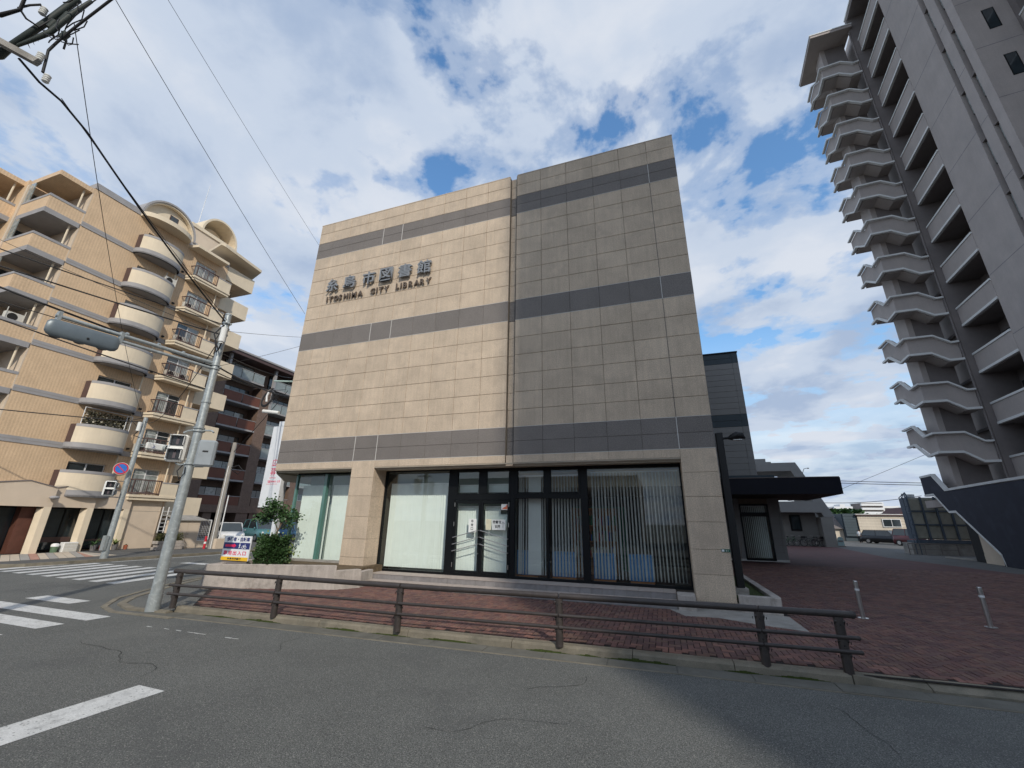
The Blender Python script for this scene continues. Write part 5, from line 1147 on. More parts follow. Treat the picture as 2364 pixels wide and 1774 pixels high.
# ================================================================== STREET FURNITURE
# pedestrian fence
fx = [(-10.43, 7.23), (-7.70, 7.41), (-4.77, 7.44), (-1.78, 7.62), (1.23, 7.79), (2.24, 7.83)]
t = thing('guard_fence', 'dark brown three rail tubular fence along the brick pavement', 'fence', (-4, 7.5, 0))
for i, (x, y) in enumerate(fx):
    q = MB(); q.cyl((x, y, -.02), (x, y, .69), .062, n=16); po = q.build('post', M_['fence'], t)
    for zz in (.67, .43, .255): q = MB(); q.tube([(x-.066, y-.03, zz-.035), (x+.066, y-.03, zz-.035)], .02, 8); q.build('clamp', M_['fence'], po)
    q = MB()
    for zz in (.60, .34): q.ball((x-.005, y-.064, zz), .012, 6, 4)
    for zz in (.62, .385, .21):
        for dx in (-.09, -.06, .06, .09): q.cyl((x+dx, y-.02, zz), (x+dx, y-.02, zz-.035), .008, .002, 5)
    q.build('bolts', M_['black'], po)
e0 = Vector((fx[0][0], fx[0][1], 0)) - Vector((.14, .0, 0)); e1 = Vector((fx[-1][0]+.17, fx[-1][1]+.01, 0))
for zz, r_ in ((.725, .047), (.445, .027), (.27, .027)):
    for i in range(len(fx)-1):
        a_ = Vector((*fx[i], zz)); c_ = Vector((*fx[i+1], zz)); 
        if i == 0: a_ = Vector((e0.x, e0.y, zz))
        if i == len(fx)-2: c_ = Vector((e1.x, e1.y, zz))
        if zz < .7: a_.y -= .06; c_.y -= .06
        q = MB(); q.tube([a_+(c_-a_)*.004, c_-(c_-a_)*.004], r_, 14); q.build('top_rail' if zz > .7 else 'rail', M_['fence'], t)
    for end in (Vector((e0.x-.02, e0.y - (.06 if zz < .7 else 0), zz)), Vector((e1.x+.01, e1.y-(.06 if zz < .7 else 0), zz))): q = MB(); q.ball(end, r_*1.15, 10, 6); q.build('rail_end', M_['fence'], t)
# galvanised poles
def pole(name, label, cat, x, y, h, r0, r1, mt='steel', sleeve=True, z0=-.1, **k):
    t = thing(name, label, cat, (x, y, z0), **k); q = MB()
    q.tube([(x, y, z0), (x, y, z0+.35)], [r0*1.12, r0*1.12], 20) if sleeve else None
    q.tube([(x, y, z0+.35 if sleeve else z0), (x, y, h*.5), (x, y, h)], [r0, (r0+r1)/2, r1], 20); q.build('shaft', M_[mt], t)
    return t
p1_ = pole('signal_pole', 'tall galvanised signal pole at the left end of the fence', 'pole', -10.9, 7.13, 7.22, .118, .078)
q = MB(); q.tube([(-10.9, 7.13, 7.22), (-10.9, 7.13, 7.27)], [.088, .07], 16); q.build('pole_cap', M_['steel'], p1_)
q = MB()
for z_, r_ in ((6.95, .10), (6.8, .105), (6.62, .10), (5.72, .115), (5.62, .115), (4.02, .125), (3.94, .13), (3.12, .135), (4.7, .11)): q.tube([(-10.9, 7.13, z_), (-10.9, 7.13, z_+.035)], r_, 14)
for k_ in range(16): a_ = random.uniform(0, 6.28); z_ = random.choice((6.96, 6.82, 5.7, 4.0, 3.96, 3.13)); q.ball((-10.9+.12*math.cos(a_), 7.13+.12*math.sin(a_), z_), .03, 6, 4)
q.build('bands', M_['steel'], p1_)
q = MB(); q.cyl((-10.72, 7.0, 6.35), (-10.72, 7.0, 6.75), .075, n=12); q.tube([(-10.72, 7.0, 6.3), (-10.72, 7.0, 6.35)], .05, 8); q.build('transformer_can', M_['tcap'], p1_)
q = MB()
q.tube([(-10.85, 7.05, 6.9), (-11.0, 6.95, 6.6), (-10.88, 7.0, 6.3), (-10.72, 6.98, 6.1), (-10.68, 6.98, 6.3)], .016, 6); q.build('loop_cable', M_['cable'], p1_); q = MB(); q.tube([(-10.8, 7.0, 6.75), (-10.95, 6.98, 6.4), (-10.8, 6.99, 6.05), (-10.66, 6.98, 6.3)], .012, 6); q.build('loop_cable', M_['cable'], p1_); q = MB()
q.tube([(-10.95, 7.0, 3.1), (-11.02, 6.95, 2.95), (-10.92, 6.98, 2.75), (-10.82, 7.0, 2.9), (-10.84, 7.0, 3.05)], .012, 6)
q.build('loop_cable', M_['cable'], p1_)
# arm with the vehicle signal seen from behind
a0 = Vector((-10.9, 7.13, 5.70)); a1 = Vector((-11.52, 4.14, 5.83)); a1b = Vector((-11.52, 4.14, 5.69))
t = thing('traffic_signal', 'long grey vehicle signal on a double arm seen from behind', 'traffic signal', (-10.9, 7.13, 5.6))
q = MB(); q.tube([a0+Vector((0, 0, .08)), a1], [.045, .038], 10); q.tube([a0+Vector((0, 0, -.06)), a1b], [.038, .034], 10)
for f in (.25, .42, .62): c = a0.lerp(a1, f); q.tube([c+Vector((0, -.02, .09)), c+Vector((0, .02, .09))], .045, 8)
q.build('arm', M_['steel'], t)
sb = mat('grey_signal_casing', (.14, .17, .19), .4, .1, 5, metal=.2, spec=.5)
ax = (a1-a0); ax.z = 0; ax.normalize(); sd_ = Vector((ax.y, -ax.x, 0))   # sd_ points away from the camera side
c0 = Vector((-11.29, 5.20, 5.56)); c1 = Vector((-11.52, 4.06, 5.56))
q = MB(); n_ = 16
def stad(c, e, w_, h_):   # rounded upright section
    return [c + sd_*(w_*math.cos(2*PI*k/n_)) + Vector((0, 0, 1))*(h_*math.copysign(abs(math.sin(2*PI*k/n_))**.6, math.sin(2*PI*k/n_))) for k in range(n_)]
secs = [(0.0, .55), (.03, .85), (.09, 1.0), (.91, 1.0), (.97, .85), (1.0, .55)]
vs = []
for f_, s_ in secs: vs += stad(c0.lerp(c1, f_), 0, .07*s_, .185*s_)
q.add(vs, [(i*n_+k, i*n_+(k+1) % n_, (i+1)*n_+(k+1) % n_, (i+1)*n_+k) for i in range(len(secs)-1) for k in range(n_)], True); q.add(vs[:n_][::-1]+vs[-n_:], [tuple(range(n_)), tuple(range(n_, 2*n_))]); q.build('signal_casing', sb, t)
q = MB(); cdir = -sd_
for f_ in (.18, .5, .82): c = c0.lerp(c1, f_); q.tube([c+cdir*-.07, c+cdir*-.24], [.15, .15], 14, cap=False)
q.build('visor', M_['black'], t)
q = MB(); c = c0.lerp(c1, .45)+Vector((0, 0, -.06)) + sd_*.0
for s_ in (-1, 1): q.ball(c+sd_*.07*s_, .025, 8, 4)
q.tube([c+sd_*.08, c+Vector((.05, .2, .1))+sd_*.1, c+Vector((.05, .3, .2))+sd_*.05], .008, 5); q.build('cable_gland', M_['black'], t)
for f_ in (.02, .98): q = MB(); c = a0.lerp(a1, .64+.35*f_); q.box(c.x-.05, c.x+.05, c.y-.03, c.y+.03, 5.60, c.z+.10); q.build('hanger', M_['steel'], t)
# pedestrian signals
lens_d = mat('dark_signal_lens', (.02, .022, .025), .25, .3, 14, spec=.8)
def pedsig(label, cx_, cy_, z0, z1, facing, w_=.40, d_=.22, back=False, group='pedestrian signals at the crossing'):
    t = thing('pedestrian_signal', label, 'pedestrian signal', (cx_, cy_, z0), facing, group=group); T = Matrix.Translation((cx_, cy_, 0)) @ Matrix.Rotation(facing, 4, 'Z')
    h = (z1-z0)/2
    q = MB(); q.box(-w_/2, w_/2, -d_/2, d_/2, z0, z1, T=T); q.build('casing', M_['tcap'] if not back else mat('grey_signal_back', (.30, .33, .35), .5, .1, 4), t, bevel=.045)
    if not back:
        for j in range(2):
            zc_ = z0+h*(j+.5); q = MB(); q.box(-w_*.34, w_*.34, -d_/2-.012, -d_/2-.002, zc_-h*.36, zc_+h*.36, T=T); l_ = q.build('lens', lens_d, t)
            q = MB(); q.box(-w_*.38, w_*.38, -d_/2-.13, -d_/2-.0, zc_+h*.37, zc_+h*.40, T=T); q.box(-w_*.38, -w_*.35, -d_/2-.10, -d_/2, zc_-h*.3, zc_+h*.369, T=T); q.box(w_*.35, w_*.38, -d_/2-.10, -d_/2, zc_-h*.3, zc_+h*.369, T=T); q.build('visor', M_['tcap'], l_)
            q = MB(); q.box(-.03, .03, -d_/2-.016, -d_/2-.013, zc_-.09, zc_+.05, T=T); q.ball(T @ Vector((0, -d_/2-.014, zc_+.08)), .025, 6, 4); q.build('figure', mat('faint_figure', (.10, .08, .09), .5, .1, 9), l_)
    else:
        q = MB(); q.box(-.06, .06, -d_/2-.006, -d_/2-.001, (z0+z1)/2+.02, (z0+z1)/2+.06, T=T); q.build('label_plate', M_['black'], t)
    return t
s1 = pedsig('white pedestrian signal on the near side of the tall galvanised pole', -11.42, 7.08, 3.2, 3.88, math.radians(40))
q = MB()
for z_ in (4.0, 3.13): q.tube([(-10.9, 7.13, z_), (-11.3, 7.15, z_), (-11.42, 7.12, z_-.05 if z_ > 3.5 else z_+.05)], .022, 8)
q.build('bracket', M_['steel'], s1)
s2 = pedsig('grey back of a pedestrian signal right of the tall galvanised pole', -10.53, 7.2, 3.07, 3.72, math.radians(38), back=True, w_=.40, d_=.16)
q = MB()
for z_ in (3.98, 3.08): q.tube([(-10.9, 7.13, z_), (-10.6, 7.25, z_), (-10.52, 7.25, z_-.05 if z_ > 3.5 else z_+.05)], .022, 8)
q.build('bracket', M_['steel'], s2)
p2_ = pole('signal_pole', 'slimmer galvanised signal pole across the side road before the arcade', 'pole', -24.88, 13.53, 6.75, .13, .09, z0=-.02)
q = MB(); q.box(-24.98, -24.72, 13.3, 13.42, .35, 1.0); q.build('switch_box', M_['steel'], p2_)
q = MB(); q.cyl((-24.8, 13.3, 6.0), (-24.8, 13.3, 6.45), .09, n=12); q.build('transformer_can', M_['tcap'], p2_)
q = MB(); q.tube([(-24.9, 13.4, 6.7), (-25.0, 13.0, 6.5), (-24.9, 13.3, 6.2)], .02, 6); q.build('loop_cable', M_['cable'], p2_); q = MB(); q.tube([(-24.8, 13.3, 6.0), (-24.85, 13.2, 5.75), (-24.8, 13.45, 5.7)], .02, 6); q.build('loop_cable', M_['cable'], p2_)
t = thing('traffic_signal', 'horizontal vehicle signal with three visors reaching from the slim pole', 'traffic signal', (-24.88, 14.2, 5.3))
q = MB(); q.tube([(-24.88, 13.55, 5.38), (-24.8, 14.2, 5.40)], .03, 8); q.tube([(-24.88, 13.55, 5.27), (-24.8, 14.2, 5.30)], .03, 8); q.build('arm', M_['steel'], t)
q = MB(); q.box(-24.9, -24.74, 13.85, 15.65, 5.19, 5.53); q.build('signal_casing', M_['tcap'], t, bevel=.04)
for y_ in (14.72, 15.08, 15.44):
    q = MB(); q.tube([(-24.74, y_, 5.36), (-24.50, y_, 5.35)], .15, 14, cap=False); v_ = q.build('visor', M_['steel'], t)
    q = MB(); q.cyl((-24.739, y_, 5.36), (-24.72, y_, 5.36), .13, n=14); q.build('lens', lens_d, v_)
text_mesh('lettering', '上', .17, .001, mat('blue_ink', (.05, .08, .35), .6, .1, 9), t, Matrix(((0, 0, 1, -24.735), (1, 0, 0, 14.1), (0, 1, 0, 5.27), (0, 0, 0, 1))), bold=.002, fith=.15)
s3 = pedsig('first pedestrian signal on the slim pole facing the crossing', -24.62, 12.78, 2.78, 3.46, math.radians(62), w_=.42)
s4 = pedsig('second pedestrian signal on the slim pole turned to the side', -24.95, 13.02, 2.78, 3.44, math.radians(105), w_=.38)
for s_ in (s3, s4):
    q = MB()
    for z_ in (3.5, 2.74): q.tube([(-24.88, 13.53, z_), (-24.7, 12.9, z_)], .022, 6)
    q.build('bracket', M_['steel'], s_)
# no parking sign
t = thing('no_parking_sign', 'round blue no parking sign with red rim on the slim pole', 'road sign', (-24.75, 13.07, 4.08), math.radians(0))
Ts = Matrix.Translation((-24.72, 13.05, 4.08)) @ Matrix.Rotation(math.radians(62), 4, 'Z') @ Matrix.Rotation(math.radians(90), 4, 'X')
def disc(r0, r1, z, mt, name, par):
    q = MB(); n = 28
    if r0 <= 0: q.prism([Ts @ Vector((r1*math.cos(2*PI*i/n), r1*math.sin(2*PI*i/n), z)) for i in range(n)], Ts.to_3x3() @ Vector((0, 0, .003)))
    else:
        for i in range(n): a_, c_ = 2*PI*i/n, 2*PI*(i+1)/n; q.prism([Ts @ Vector((r*math.cos(w_), r*math.sin(w_), z)) for r, w_ in ((r0, a_), (r1, a_), (r1, c_), (r0, c_))], Ts.to_3x3() @ Vector((0, 0, .003)))
    return q.build(name, mt, par)
red = mat('sign_red', (.55, .03, .05), .4, .05, 6); sblue = mat('sign_blue', (.03, .16, .55), .4, .05, 6)
disc(0, .29, -.006, M_['tcap'], 'sign_backing', t); disc(0, .22, .0, sblue, 'blue_face', t); disc(.215, .275, .004, red, 'red_rim', t)
q = MB(); q.prism([Ts @ Vector(p) for p in ((-.17, .14, .005), (-.14, .17, .005), (.17, -.14, .005), (.14, -.17, .005))], Ts.to_3x3() @ Vector((0, 0, .002))); q.build('red_bar', red, t)
q = MB(); q.tube([(-24.88, 13.53, 4.1), (-24.74, 13.08, 4.1)], .015, 6); q.build('bracket', M_['steel'], t)
# concrete utility pole
cp_ = thing('utility_pole', 'grey concrete utility pole with cable guards beside the wire gate', 'utility pole', (-27.41, 20.52, 0))
q = MB(); q.tube([(-27.41, 20.52, -.05), (-27.41, 20.52, 6.8)], [.20, .13], 16); q.build('shaft', M_['conc2'], cp_)
q = MB(); q.cyl((-27.15, 20.7, .0), (-27.15, 20.7, 3.3), .035, n=8); q.cyl((-27.25, 20.35, 0), (-27.3, 20.35, 5.2), .025, n=6); q.build('cable_guard', M_['white'], cp_)
q = MB(); q.tube([(-27.3, 20.55, 5.0), (-27.0, 20.9, 4.7), (-26.9, 21.1, 5.0), (-27.1, 20.9, 5.3), (-27.3, 20.5, 5.1), (-27.35, 20.4, 4.0), (-27.3, 20.4, 1.0)], .03, 6); q.build('coiled_cable', M_['cable'], cp_)
t = thing('pole_stub', 'short red and white marker at the foot of the concrete utility pole', 'marker', (-27.6, 20.25, 0)); q = MB(); q.cyl((-27.62, 20.2, 0), (-27.62, 20.2, .75), .07, n=10); q.build('marker_post', red, t); q = MB(); q.cyl((-27.62, 20.2, .3), (-27.62, 20.2, .42), .074, n=10); q.build('white_band', M_['white'], t)
q = MB(); q.box(-27.6, -27.0, 20.45, 21.0, -.02, .6); tag(q.build('concrete_block', M_['creamd']), 'tan block at the foot of the concrete utility pole', 'block')
# lamp post by the library
lp = thing('lamp_post', 'black square lamp post with a small hooded lamp beside the right pillar', 'lamp post', (1.72, 12.9, .27))
q = MB(); q.box(1.62, 1.80, 12.72, 12.90, .42, 4.38); q.build('post', M_['black'], lp, bevel=.01); q = MB(); q.box(1.56, 1.86, 12.62, 13.0, .2, .42); q.build('footing', M_['conc'], lp)
q = MB(); q.tube([(1.80, 12.8, 4.22), (1.98, 12.8, 4.24)], .035, 8); q.tube([(1.92, 12.8, 4.22), (2.02, 12.8, 4.24), (2.15, 12.8, 4.30), (2.28, 12.8, 4.27), (2.36, 12.8, 4.2)], [.03, .08, .11, .09, .02], 12); q.build('lamp_head', M_['black'], lp)
q = MB(); q.box(2.05, 2.27, 12.74, 12.86, 4.155, 4.175); q.build('lamp_lens', M_['tcap'], lp)
# bare twig plant in the side planter
t = thing('bare_shrub', 'thin bare twigs growing beside the lamp post planter', 'shrub', (2.0, 14.5, .27)); q = MB()
for i in range(9):
    a_ = random.uniform(0, 6.28); b_ = Vector((2.0, 14.6, .27)); L = random.uniform(.8, 1.9); d_ = Vector((math.cos(a_)*.14, math.sin(a_)*.2, 1)).normalized(); q.tube([b_, b_+d_*L*.5, b_+d_*L+Vector((random.uniform(-.1, .1), 0, 0))], [.008, .006, .003], 4)
q.build('twigs', M_['bark'], t)
# bollards
for i, (x, y, lab) in enumerate(((4.0, 12.31, 'stainless steel bollard on the brick plaza, nearer the library'), (6.17, 12.33, 'stainless steel bollard on the brick plaza, nearer the tower'))):
    t = thing('bollard', lab, 'bollard', (x, y, 0), group='steel bollards on the brick plaza')
    q = MB(); q.cyl((x, y, 0), (x, y, .74), .042, n=20); q.build('post', M_['chrome'], t); q = MB(); q.cyl((x, y, .56), (x, y, .60), .046, n=20); q.build('reflective_band', M_['white'], t)
    q = MB(); q.cyl((x, y, .74), (x, y, .755), .044, .036, 20); q.build('cap', M_['chrome'], t); q = MB(); q.cyl((x, y, .0), (x, y, .012), .10, n=20); q.build('base_plate', M_['chrome'], t)
# sign board in the planter ------------------------------------------
t = thing('direction_sign', 'white blue and yellow sign 歩行者・自転車 専用出入口 in the raised planter', 'sign', (-12.0, 9.8, .5))
sw = mat('sign_white', (.82, .83, .84), .45, .02, 4); sn = mat('sign_navy', (.025, .035, .16), .45, .03, 4); sy_ = mat('sign_yellow', (.85, .50, .02), .45, .03, 4); sr = mat('sign_crimson', (.75, .02, .10), .45, .03, 4)
sx0, sx1 = -12.56, -11.49
def sbox(x0, x1, z0, z1, mt, name, y=9.8, th=.02): q = MB(); q.box(x0, x1, y-th, y, z0, z1); return q.build(name, mt, t)
sbox(sx0, sx1, .70, 1.38, sw, 'white_board', th=.03); sbox(sx0+.01, sx1-.01, 1.02, 1.195, sn, 'navy_band', 9.769, .003); sbox(sx0+.003, sx1-.003, .702, .80, sy_, 'yellow_band', 9.769, .003)
q = MB(); q.box(sx0+.02, sx0+.98, 9.801, 9.84, .45, 1.3); 
for x_ in (-12.42, -12.1, -11.62): q.box(x_, x_+.07, 9.80, 9.86, .3, .72)
q.build('timber_leg', M_['tpier'], t)
text_mesh('lettering', '歩行者・自転車', .2, .002, sn, t, frontal(-12.46, 9.767, 1.225), bold=.006, fitw=.92, fith=.125)
text_mesh('lettering', '専用出入口', .2, .002, sr, t, frontal(-12.50, 9.767, .845), bold=.004, fitw=.90, fith=.125, spacing=1.3)
text_mesh('lettering', '糸島市図書館', .1, .002, ink, t, frontal(-12.30, 9.765, .725), bold=.003, fitw=.55, fith=.055)
q = MB(); q.prism([(-12.47, 9.765, 1.075), (-12.13, 9.765, 1.075), (-12.13, 9.765, 1.045), (-12.03, 9.765, 1.108), (-12.13, 9.765, 1.17), (-12.13, 9.765, 1.14), (-12.47, 9.765, 1.14)], (0, -.002, 0)); q.build('red_arrow', sr, t)
q = MB(); cxp = -11.90
q.ball((cxp, 9.765, 1.17), .014, 8, 5, (1, .3, 1))
for a_, c_, w_ in (((0, 1.155), (.0, 1.105), .012), ((0, 1.105), (-.025, 1.04), .007), ((0, 1.105), (.03, 1.045), .007), ((0, 1.15), (-.03, 1.12), .006), ((0, 1.15), (.032, 1.12), .006)): q.tube([(cxp+a_[0], 9.765, a_[1]), (cxp+c_[0], 9.765, c_[1])], w_, 6)
q.build('walker_pictogram', sw, t)
q = MB(); cb_ = -11.72
for dx in (-.05, .05):
    q.tube([(cb_+dx+.037*math.cos(2*PI*i/16), 9.765, 1.075+.037*math.sin(2*PI*i/16)) for i in range(17)], .006, 5, cap=False)
for a_, c_ in (((-.05, 1.075), (-.02, 1.13)), ((-.02, 1.13), (.035, 1.13)), ((.05, 1.075), (.03, 1.15)), ((-.05, 1.075), (.0, 1.075)), ((0, 1.075), (.035, 1.13)), ((.03, 1.15), (.05, 1.155)), ((-.02, 1.13), (0, 1.075))): q.tube([(cb_+a_[0], 9.765, a_[1]), (cb_+c_[0], 9.765, c_[1])], .004, 5)
q.build('bicycle_pictogram', sw, t)
# tall white banner sign
t = thing('banner_sign', 'tall white box sign with red 広募 lettering behind the library corner', 'sign', (-17.1, 15, 0))
wp = mat('weathered_white_board', (.74, .76, .78), .5, .04, 2, stain=(.55, .60, .64), sstrength=.6, sscale=1.1)
q = MB(); q.box(-17.67, -16.55, 15.0, 15.35, 2.36, 6.17); q.build('board_box', wp, t, bevel=.01); q = MB(); q.box(-17.4, -16.9, 15.05, 15.3, 6.2, 6.42); q.build('top_box', wp, t)
q = MB(); q.box(-17.0, -16.75, 15.36, 15.55, -.1, 6.2); q.build('post', wp, t)
text_mesh('lettering', '広', .4, .002, sr, t, frontal(-17.30, 14.998, 4.22), bold=.0, fitw=.33, fith=.36); text_mesh('lettering', '募', .4, .002, sr, t, frontal(-17.30, 14.998, 3.80), bold=.0, fitw=.33, fith=.36)
text_mesh('lettering', '(092)', .2, .002, sr, t, frontal(-17.28, 14.998, 3.64), fitw=.36, fith=.10); text_mesh('lettering', '☎846-25', .2, .002, sr, t, frontal(-17.38, 14.998, 3.46), bold=.002, fitw=.78, fith=.13)
q = MB(); q.box(-17.42, -16.75, 14.996, 14.999, 3.40, 3.412); q.build('underline', sr, t)
# ================================================================== PLANTS
def leafcloud(n, fn, s0, s1, up=.4):
    q = MB()
    for i in range(n):
        c, ax_ = fn(); L = random.uniform(s0, s1)
        d = (ax_ + Vector((random.uniform(-1, 1), random.uniform(-1, 1), random.uniform(-1, 1)))*.55).normalized()*L; e_ = d.cross(Vector((random.uniform(-1, 1), random.uniform(-1, 1), random.uniform(-1, 1)))).normalized()*L*.36
        q.quad(c-d*.5, c+e_, c+d*.5, c-e_)
    return q
t = thing('spruce_shrub', 'dense dark evergreen shrub with upswept shoots in the raised planter', 'shrub', (-11.2, 10.3, .45))
base = Vector((-11.22, 10.3, .45)); shoots = []
for i in range(260):
    a_ = random.uniform(0, 2*PI); f_ = random.random()
    r_ = random.uniform(.1, .8); z_ = random.uniform(.02, .95)
    p0 = base + Vector((math.cos(a_)*r_*.45, math.sin(a_)*r_*.35, z_*.8))
    d_ = Vector((math.cos(a_)*.85+.36, math.sin(a_)*.6, .62+.5*z_)).normalized(); L = random.uniform(.2, .5)*(1.1-.35*z_)
    shoots.append((p0, p0+d_*L))
def fshoot():
    a_, c_ = random.choice(shoots); k_ = random.random()**.8; p = a_.lerp(c_, k_); r_ = .07*(1.05-k_); return p+Vector((random.gauss(0, r_), random.gauss(0, r_), random.gauss(0, r_*.8))), (c_-a_).normalized()
q = leafcloud(19000, fshoot, .035, .075); q.build('foliage', M_['leaf'], t, kind='stuff')
q = MB()
for a_, c_ in shoots[::3]: q.tube([base, a_, c_], [.02, .012, .004], 5)
q.build('branches', M_['bark'], t)
t = thing('young_tree', 'young thin stemmed tree behind the direction sign', 'tree', (-12.3, 11.6, .45))
q = MB(); b0_ = Vector((-12.95, 11.9, .40))
q.tube([b0_, b0_+Vector((.05, 0, .6)), b0_+Vector((.1, 0, 1.1)), b0_+Vector((.3, .1, 1.6))], [.035, .03, .024, .012], 8); q.tube([b0_+Vector((.1, 0, 1.1)), b0_+Vector((-.2, 0, 1.5)), b0_+Vector((-.4, .1, 1.75))], [.022, .014, .006], 6); q.tube([b0_+Vector((.12, 0, 0)), b0_+Vector((.2, 0, .5)), b0_+Vector((.35, 0, .8))], [.015, .012, .006], 6)
q.build('trunk', M_['bark'], t)
cl = [b0_+Vector((x_, random.uniform(-.3, .3), z_)) for x_, z_ in ((-.5, 1.6), (-.25, 1.75), (0, 1.9), (.2, 1.75), (.45, 1.6), (.1, 1.55), (-.1, 2.0), (.55, 1.45), (-.65, 1.45))]
def fcl(): c = random.choice(cl); return c+Vector((random.gauss(0, .13), random.gauss(0, .13), random.gauss(0, .10))), Vector((random.uniform(-1, 1), random.uniform(-1, 1), -.2))
q = leafcloud(1500, fcl, .06, .12); q.build('crown', M_['leaf'], t, kind='stuff')
t = thing('leafy_shrub', 'small loose shrub with olive leaves between the sign and the evergreen', 'shrub', (-12, 11.2, .5))
c_ = Vector((-12.35, 11.5, .8)); q = leafcloud(900, lambda: (c_+Vector((random.gauss(0, .3), random.gauss(0, .2), random.gauss(0, .22))), Vector((0, 0, 1))), .05, .10); q.build('foliage', M_['leafy'], t, kind='stuff')
# ================================================================== CARS
def car(label, x, y, rz, L, W_, H, body, hood=.25, cabf=.30, cabr=.95, squar=.12, g=None, plate=False, z=-.02):
    t = thing('parked_car', label, 'car', (x, y, z), rz, group=g); T = Matrix.Translation((x, y, z)) @ Matrix.Rotation(rz, 4, 'Z')   # front towards -Y
    zb_, zh, zr_ = .22, H*.60, H
    def sec(yf, w_, zt, zl=zb_): return [(-w_/2, yf, zl), (-w_/2*1.0, yf, zl+(zt-zl)*.55), (-w_/2*.93, yf, zt), (w_/2*.93, yf, zt), (w_/2, yf, zl+(zt-zl)*.55), (w_/2, yf, zl)]
    yfr = -L/2
    S = [sec(yfr, W_*.86, zh*.62, .30), sec(yfr+.1, W_*.94, zh*.78), sec(yfr+L*.06, W_, zh*.86), sec(yfr+L*hood, W_, zh), sec(yfr+L*.6, W_, zh*1.03), sec(yfr+L*.93, W_, zh*1.03), sec(yfr+L*.985, W_*.95, zh*.95), sec(yfr+L, W_*.9, zh*.7, .3)]
    q = MB(); vs = [T @ Vector(v) for s in S for v in s]; n = 6
    q.add(vs, [(i*n+k, i*n+(k+1) % n, (i+1)*n+(k+1) % n, (i+1)*n+k) for i in range(len(S)-1) for k in range(n)], True); q.add([vs[k] for k in range(n)][::-1]+vs[-n:], [tuple(range(n)), tuple(range(n, 2*n))]); bo = q.build('body', body, t)
    c0_, c1_ = yfr+L*hood, yfr+L*cabr; ft = yfr+L*(hood+squar); rt = yfr+L*(cabr-.06); wt = W_*.78
    lo = [(-W_*.455, c0_, zh), (W_*.455, c0_, zh), (W_*.455, c1_, zh*1.02), (-W_*.455, c1_, zh*1.02)]; hi = [(-wt/2, ft, zr_), (wt/2, ft, zr_), (wt/2, rt, zr_), (-wt/2, rt, zr_)]
    q = MB(); q.add([T @ Vector(v) for v in lo+hi], [(0, 1, 5, 4), (1, 2, 6, 5), (2, 3, 7, 6), (3, 0, 4, 7)]); q.build('glasshouse', M_['winglass'], t)
    q = MB(); q.prism([T @ Vector(v) for v in hi], (0, 0, .045)); q.build('roof', body, t, bevel=.02)
    q = MB()
    for a_, c_ in ((0, 4), (1, 5), (2, 6), (3, 7)): q.cyl(T @ Vector((lo+hi)[a_]), T @ Vector((lo+hi)[c_]), .035, n=6)
    for sx in (-1, 1):
        ym = (ft+rt)/2; q.cyl(T @ Vector((sx*W_*.458, ym, zh)), T @ Vector((sx*wt/2, ym, zr_)), .03, n=6)
    q.build('pillars', body, t)
    for sx in (-1, 1):
        for yy in (yfr+L*.18, yfr+L*.80):
            r_ = .33; q = MB(); q.cyl(T @ Vector((sx*(W_/2-.2), yy, r_)), T @ Vector((sx*(W_/2+.01), yy, r_)), r_, n=18); wh = q.build('wheel', M_['black'], t); q = MB(); q.cyl(T @ Vector((sx*(W_/2+.011), yy, r_)), T @ Vector((sx*(W_/2+.02), yy, r_)), .2, n=12); q.build('rim', M_['chrome'], wh)
        q = MB(); q.ball(T @ Vector((sx*W_*.36, yfr+.09, zh*.72)), .14, 8, 6, (1.2, .5, .6)); q.build('headlight', M_['tcap'], t); q = MB(); q.ball(T @ Vector((sx*W_*.54, c0_+.2, zh+.08)), .1, 6, 4, (1, .6, .7)); q.build('mirror', body, t)
    q = MB(); q.box(-W_*.3, W_*.3, yfr-.02, yfr+.03, .38, zh*.62, T=T); q.build('grille', M_['black'], t)
    if plate: q = MB(); q.box(-.17, .17, yfr-.035, yfr-.021, .42, .60, T=T); q.build('number_plate', M_['white'], t)
    return t
def cpaint(n_, c): return mat(n_, c, .25, .03, 2, spec=.6, metal=.1)
black_c = cpaint('black_car_paint', (.01, .011, .014)); maroon = cpaint('maroon_car_paint', (.12, .025, .03)); wcar = cpaint('white_car_paint', (.75, .75, .75)); teal = cpaint('teal_car_paint', (.09, .22, .24)); bluec = cpaint('blue_car_paint', (.05, .12, .25)); redc = cpaint('red_car_paint', (.25, .02, .03))
car('black people carrier parked facing the plaza with a white number plate', 26.9, 69.6, math.radians(42), 4.9, 1.8, 1.62, black_c, .22, plate=True)
car('boxy maroon small car with a roof rack beside the water tank', 27.3, 63.6, math.radians(30), 3.6, 1.6, 1.85, maroon, .16, squar=.06, cabr=.99)
car('silver car door open beyond the black people carrier', 30.2, 75.2, math.radians(20), 4.2, 1.7, 1.5, cpaint('silver_car_paint', (.4, .42, .43)), .24)
car('white car half hidden behind the concrete utility pole', -32.6, 25.6, math.radians(60), 4.0, 1.65, 1.5, wcar, .24)
car('teal car with raked windscreen behind the direction sign', -33.5, 29.2, math.radians(70), 4.4, 1.75, 1.75, teal, .2, squar=.2)
car('blue car behind the evergreen shrub', -31.4, 31.2, math.radians(70), 4.2, 1.7, 1.55, bluec, .2, squar=.18)
car('dark red car deep in the brown block garage', -43.5, 36.8, math.radians(60), 4.0, 1.65, 1.5, redc, .24)
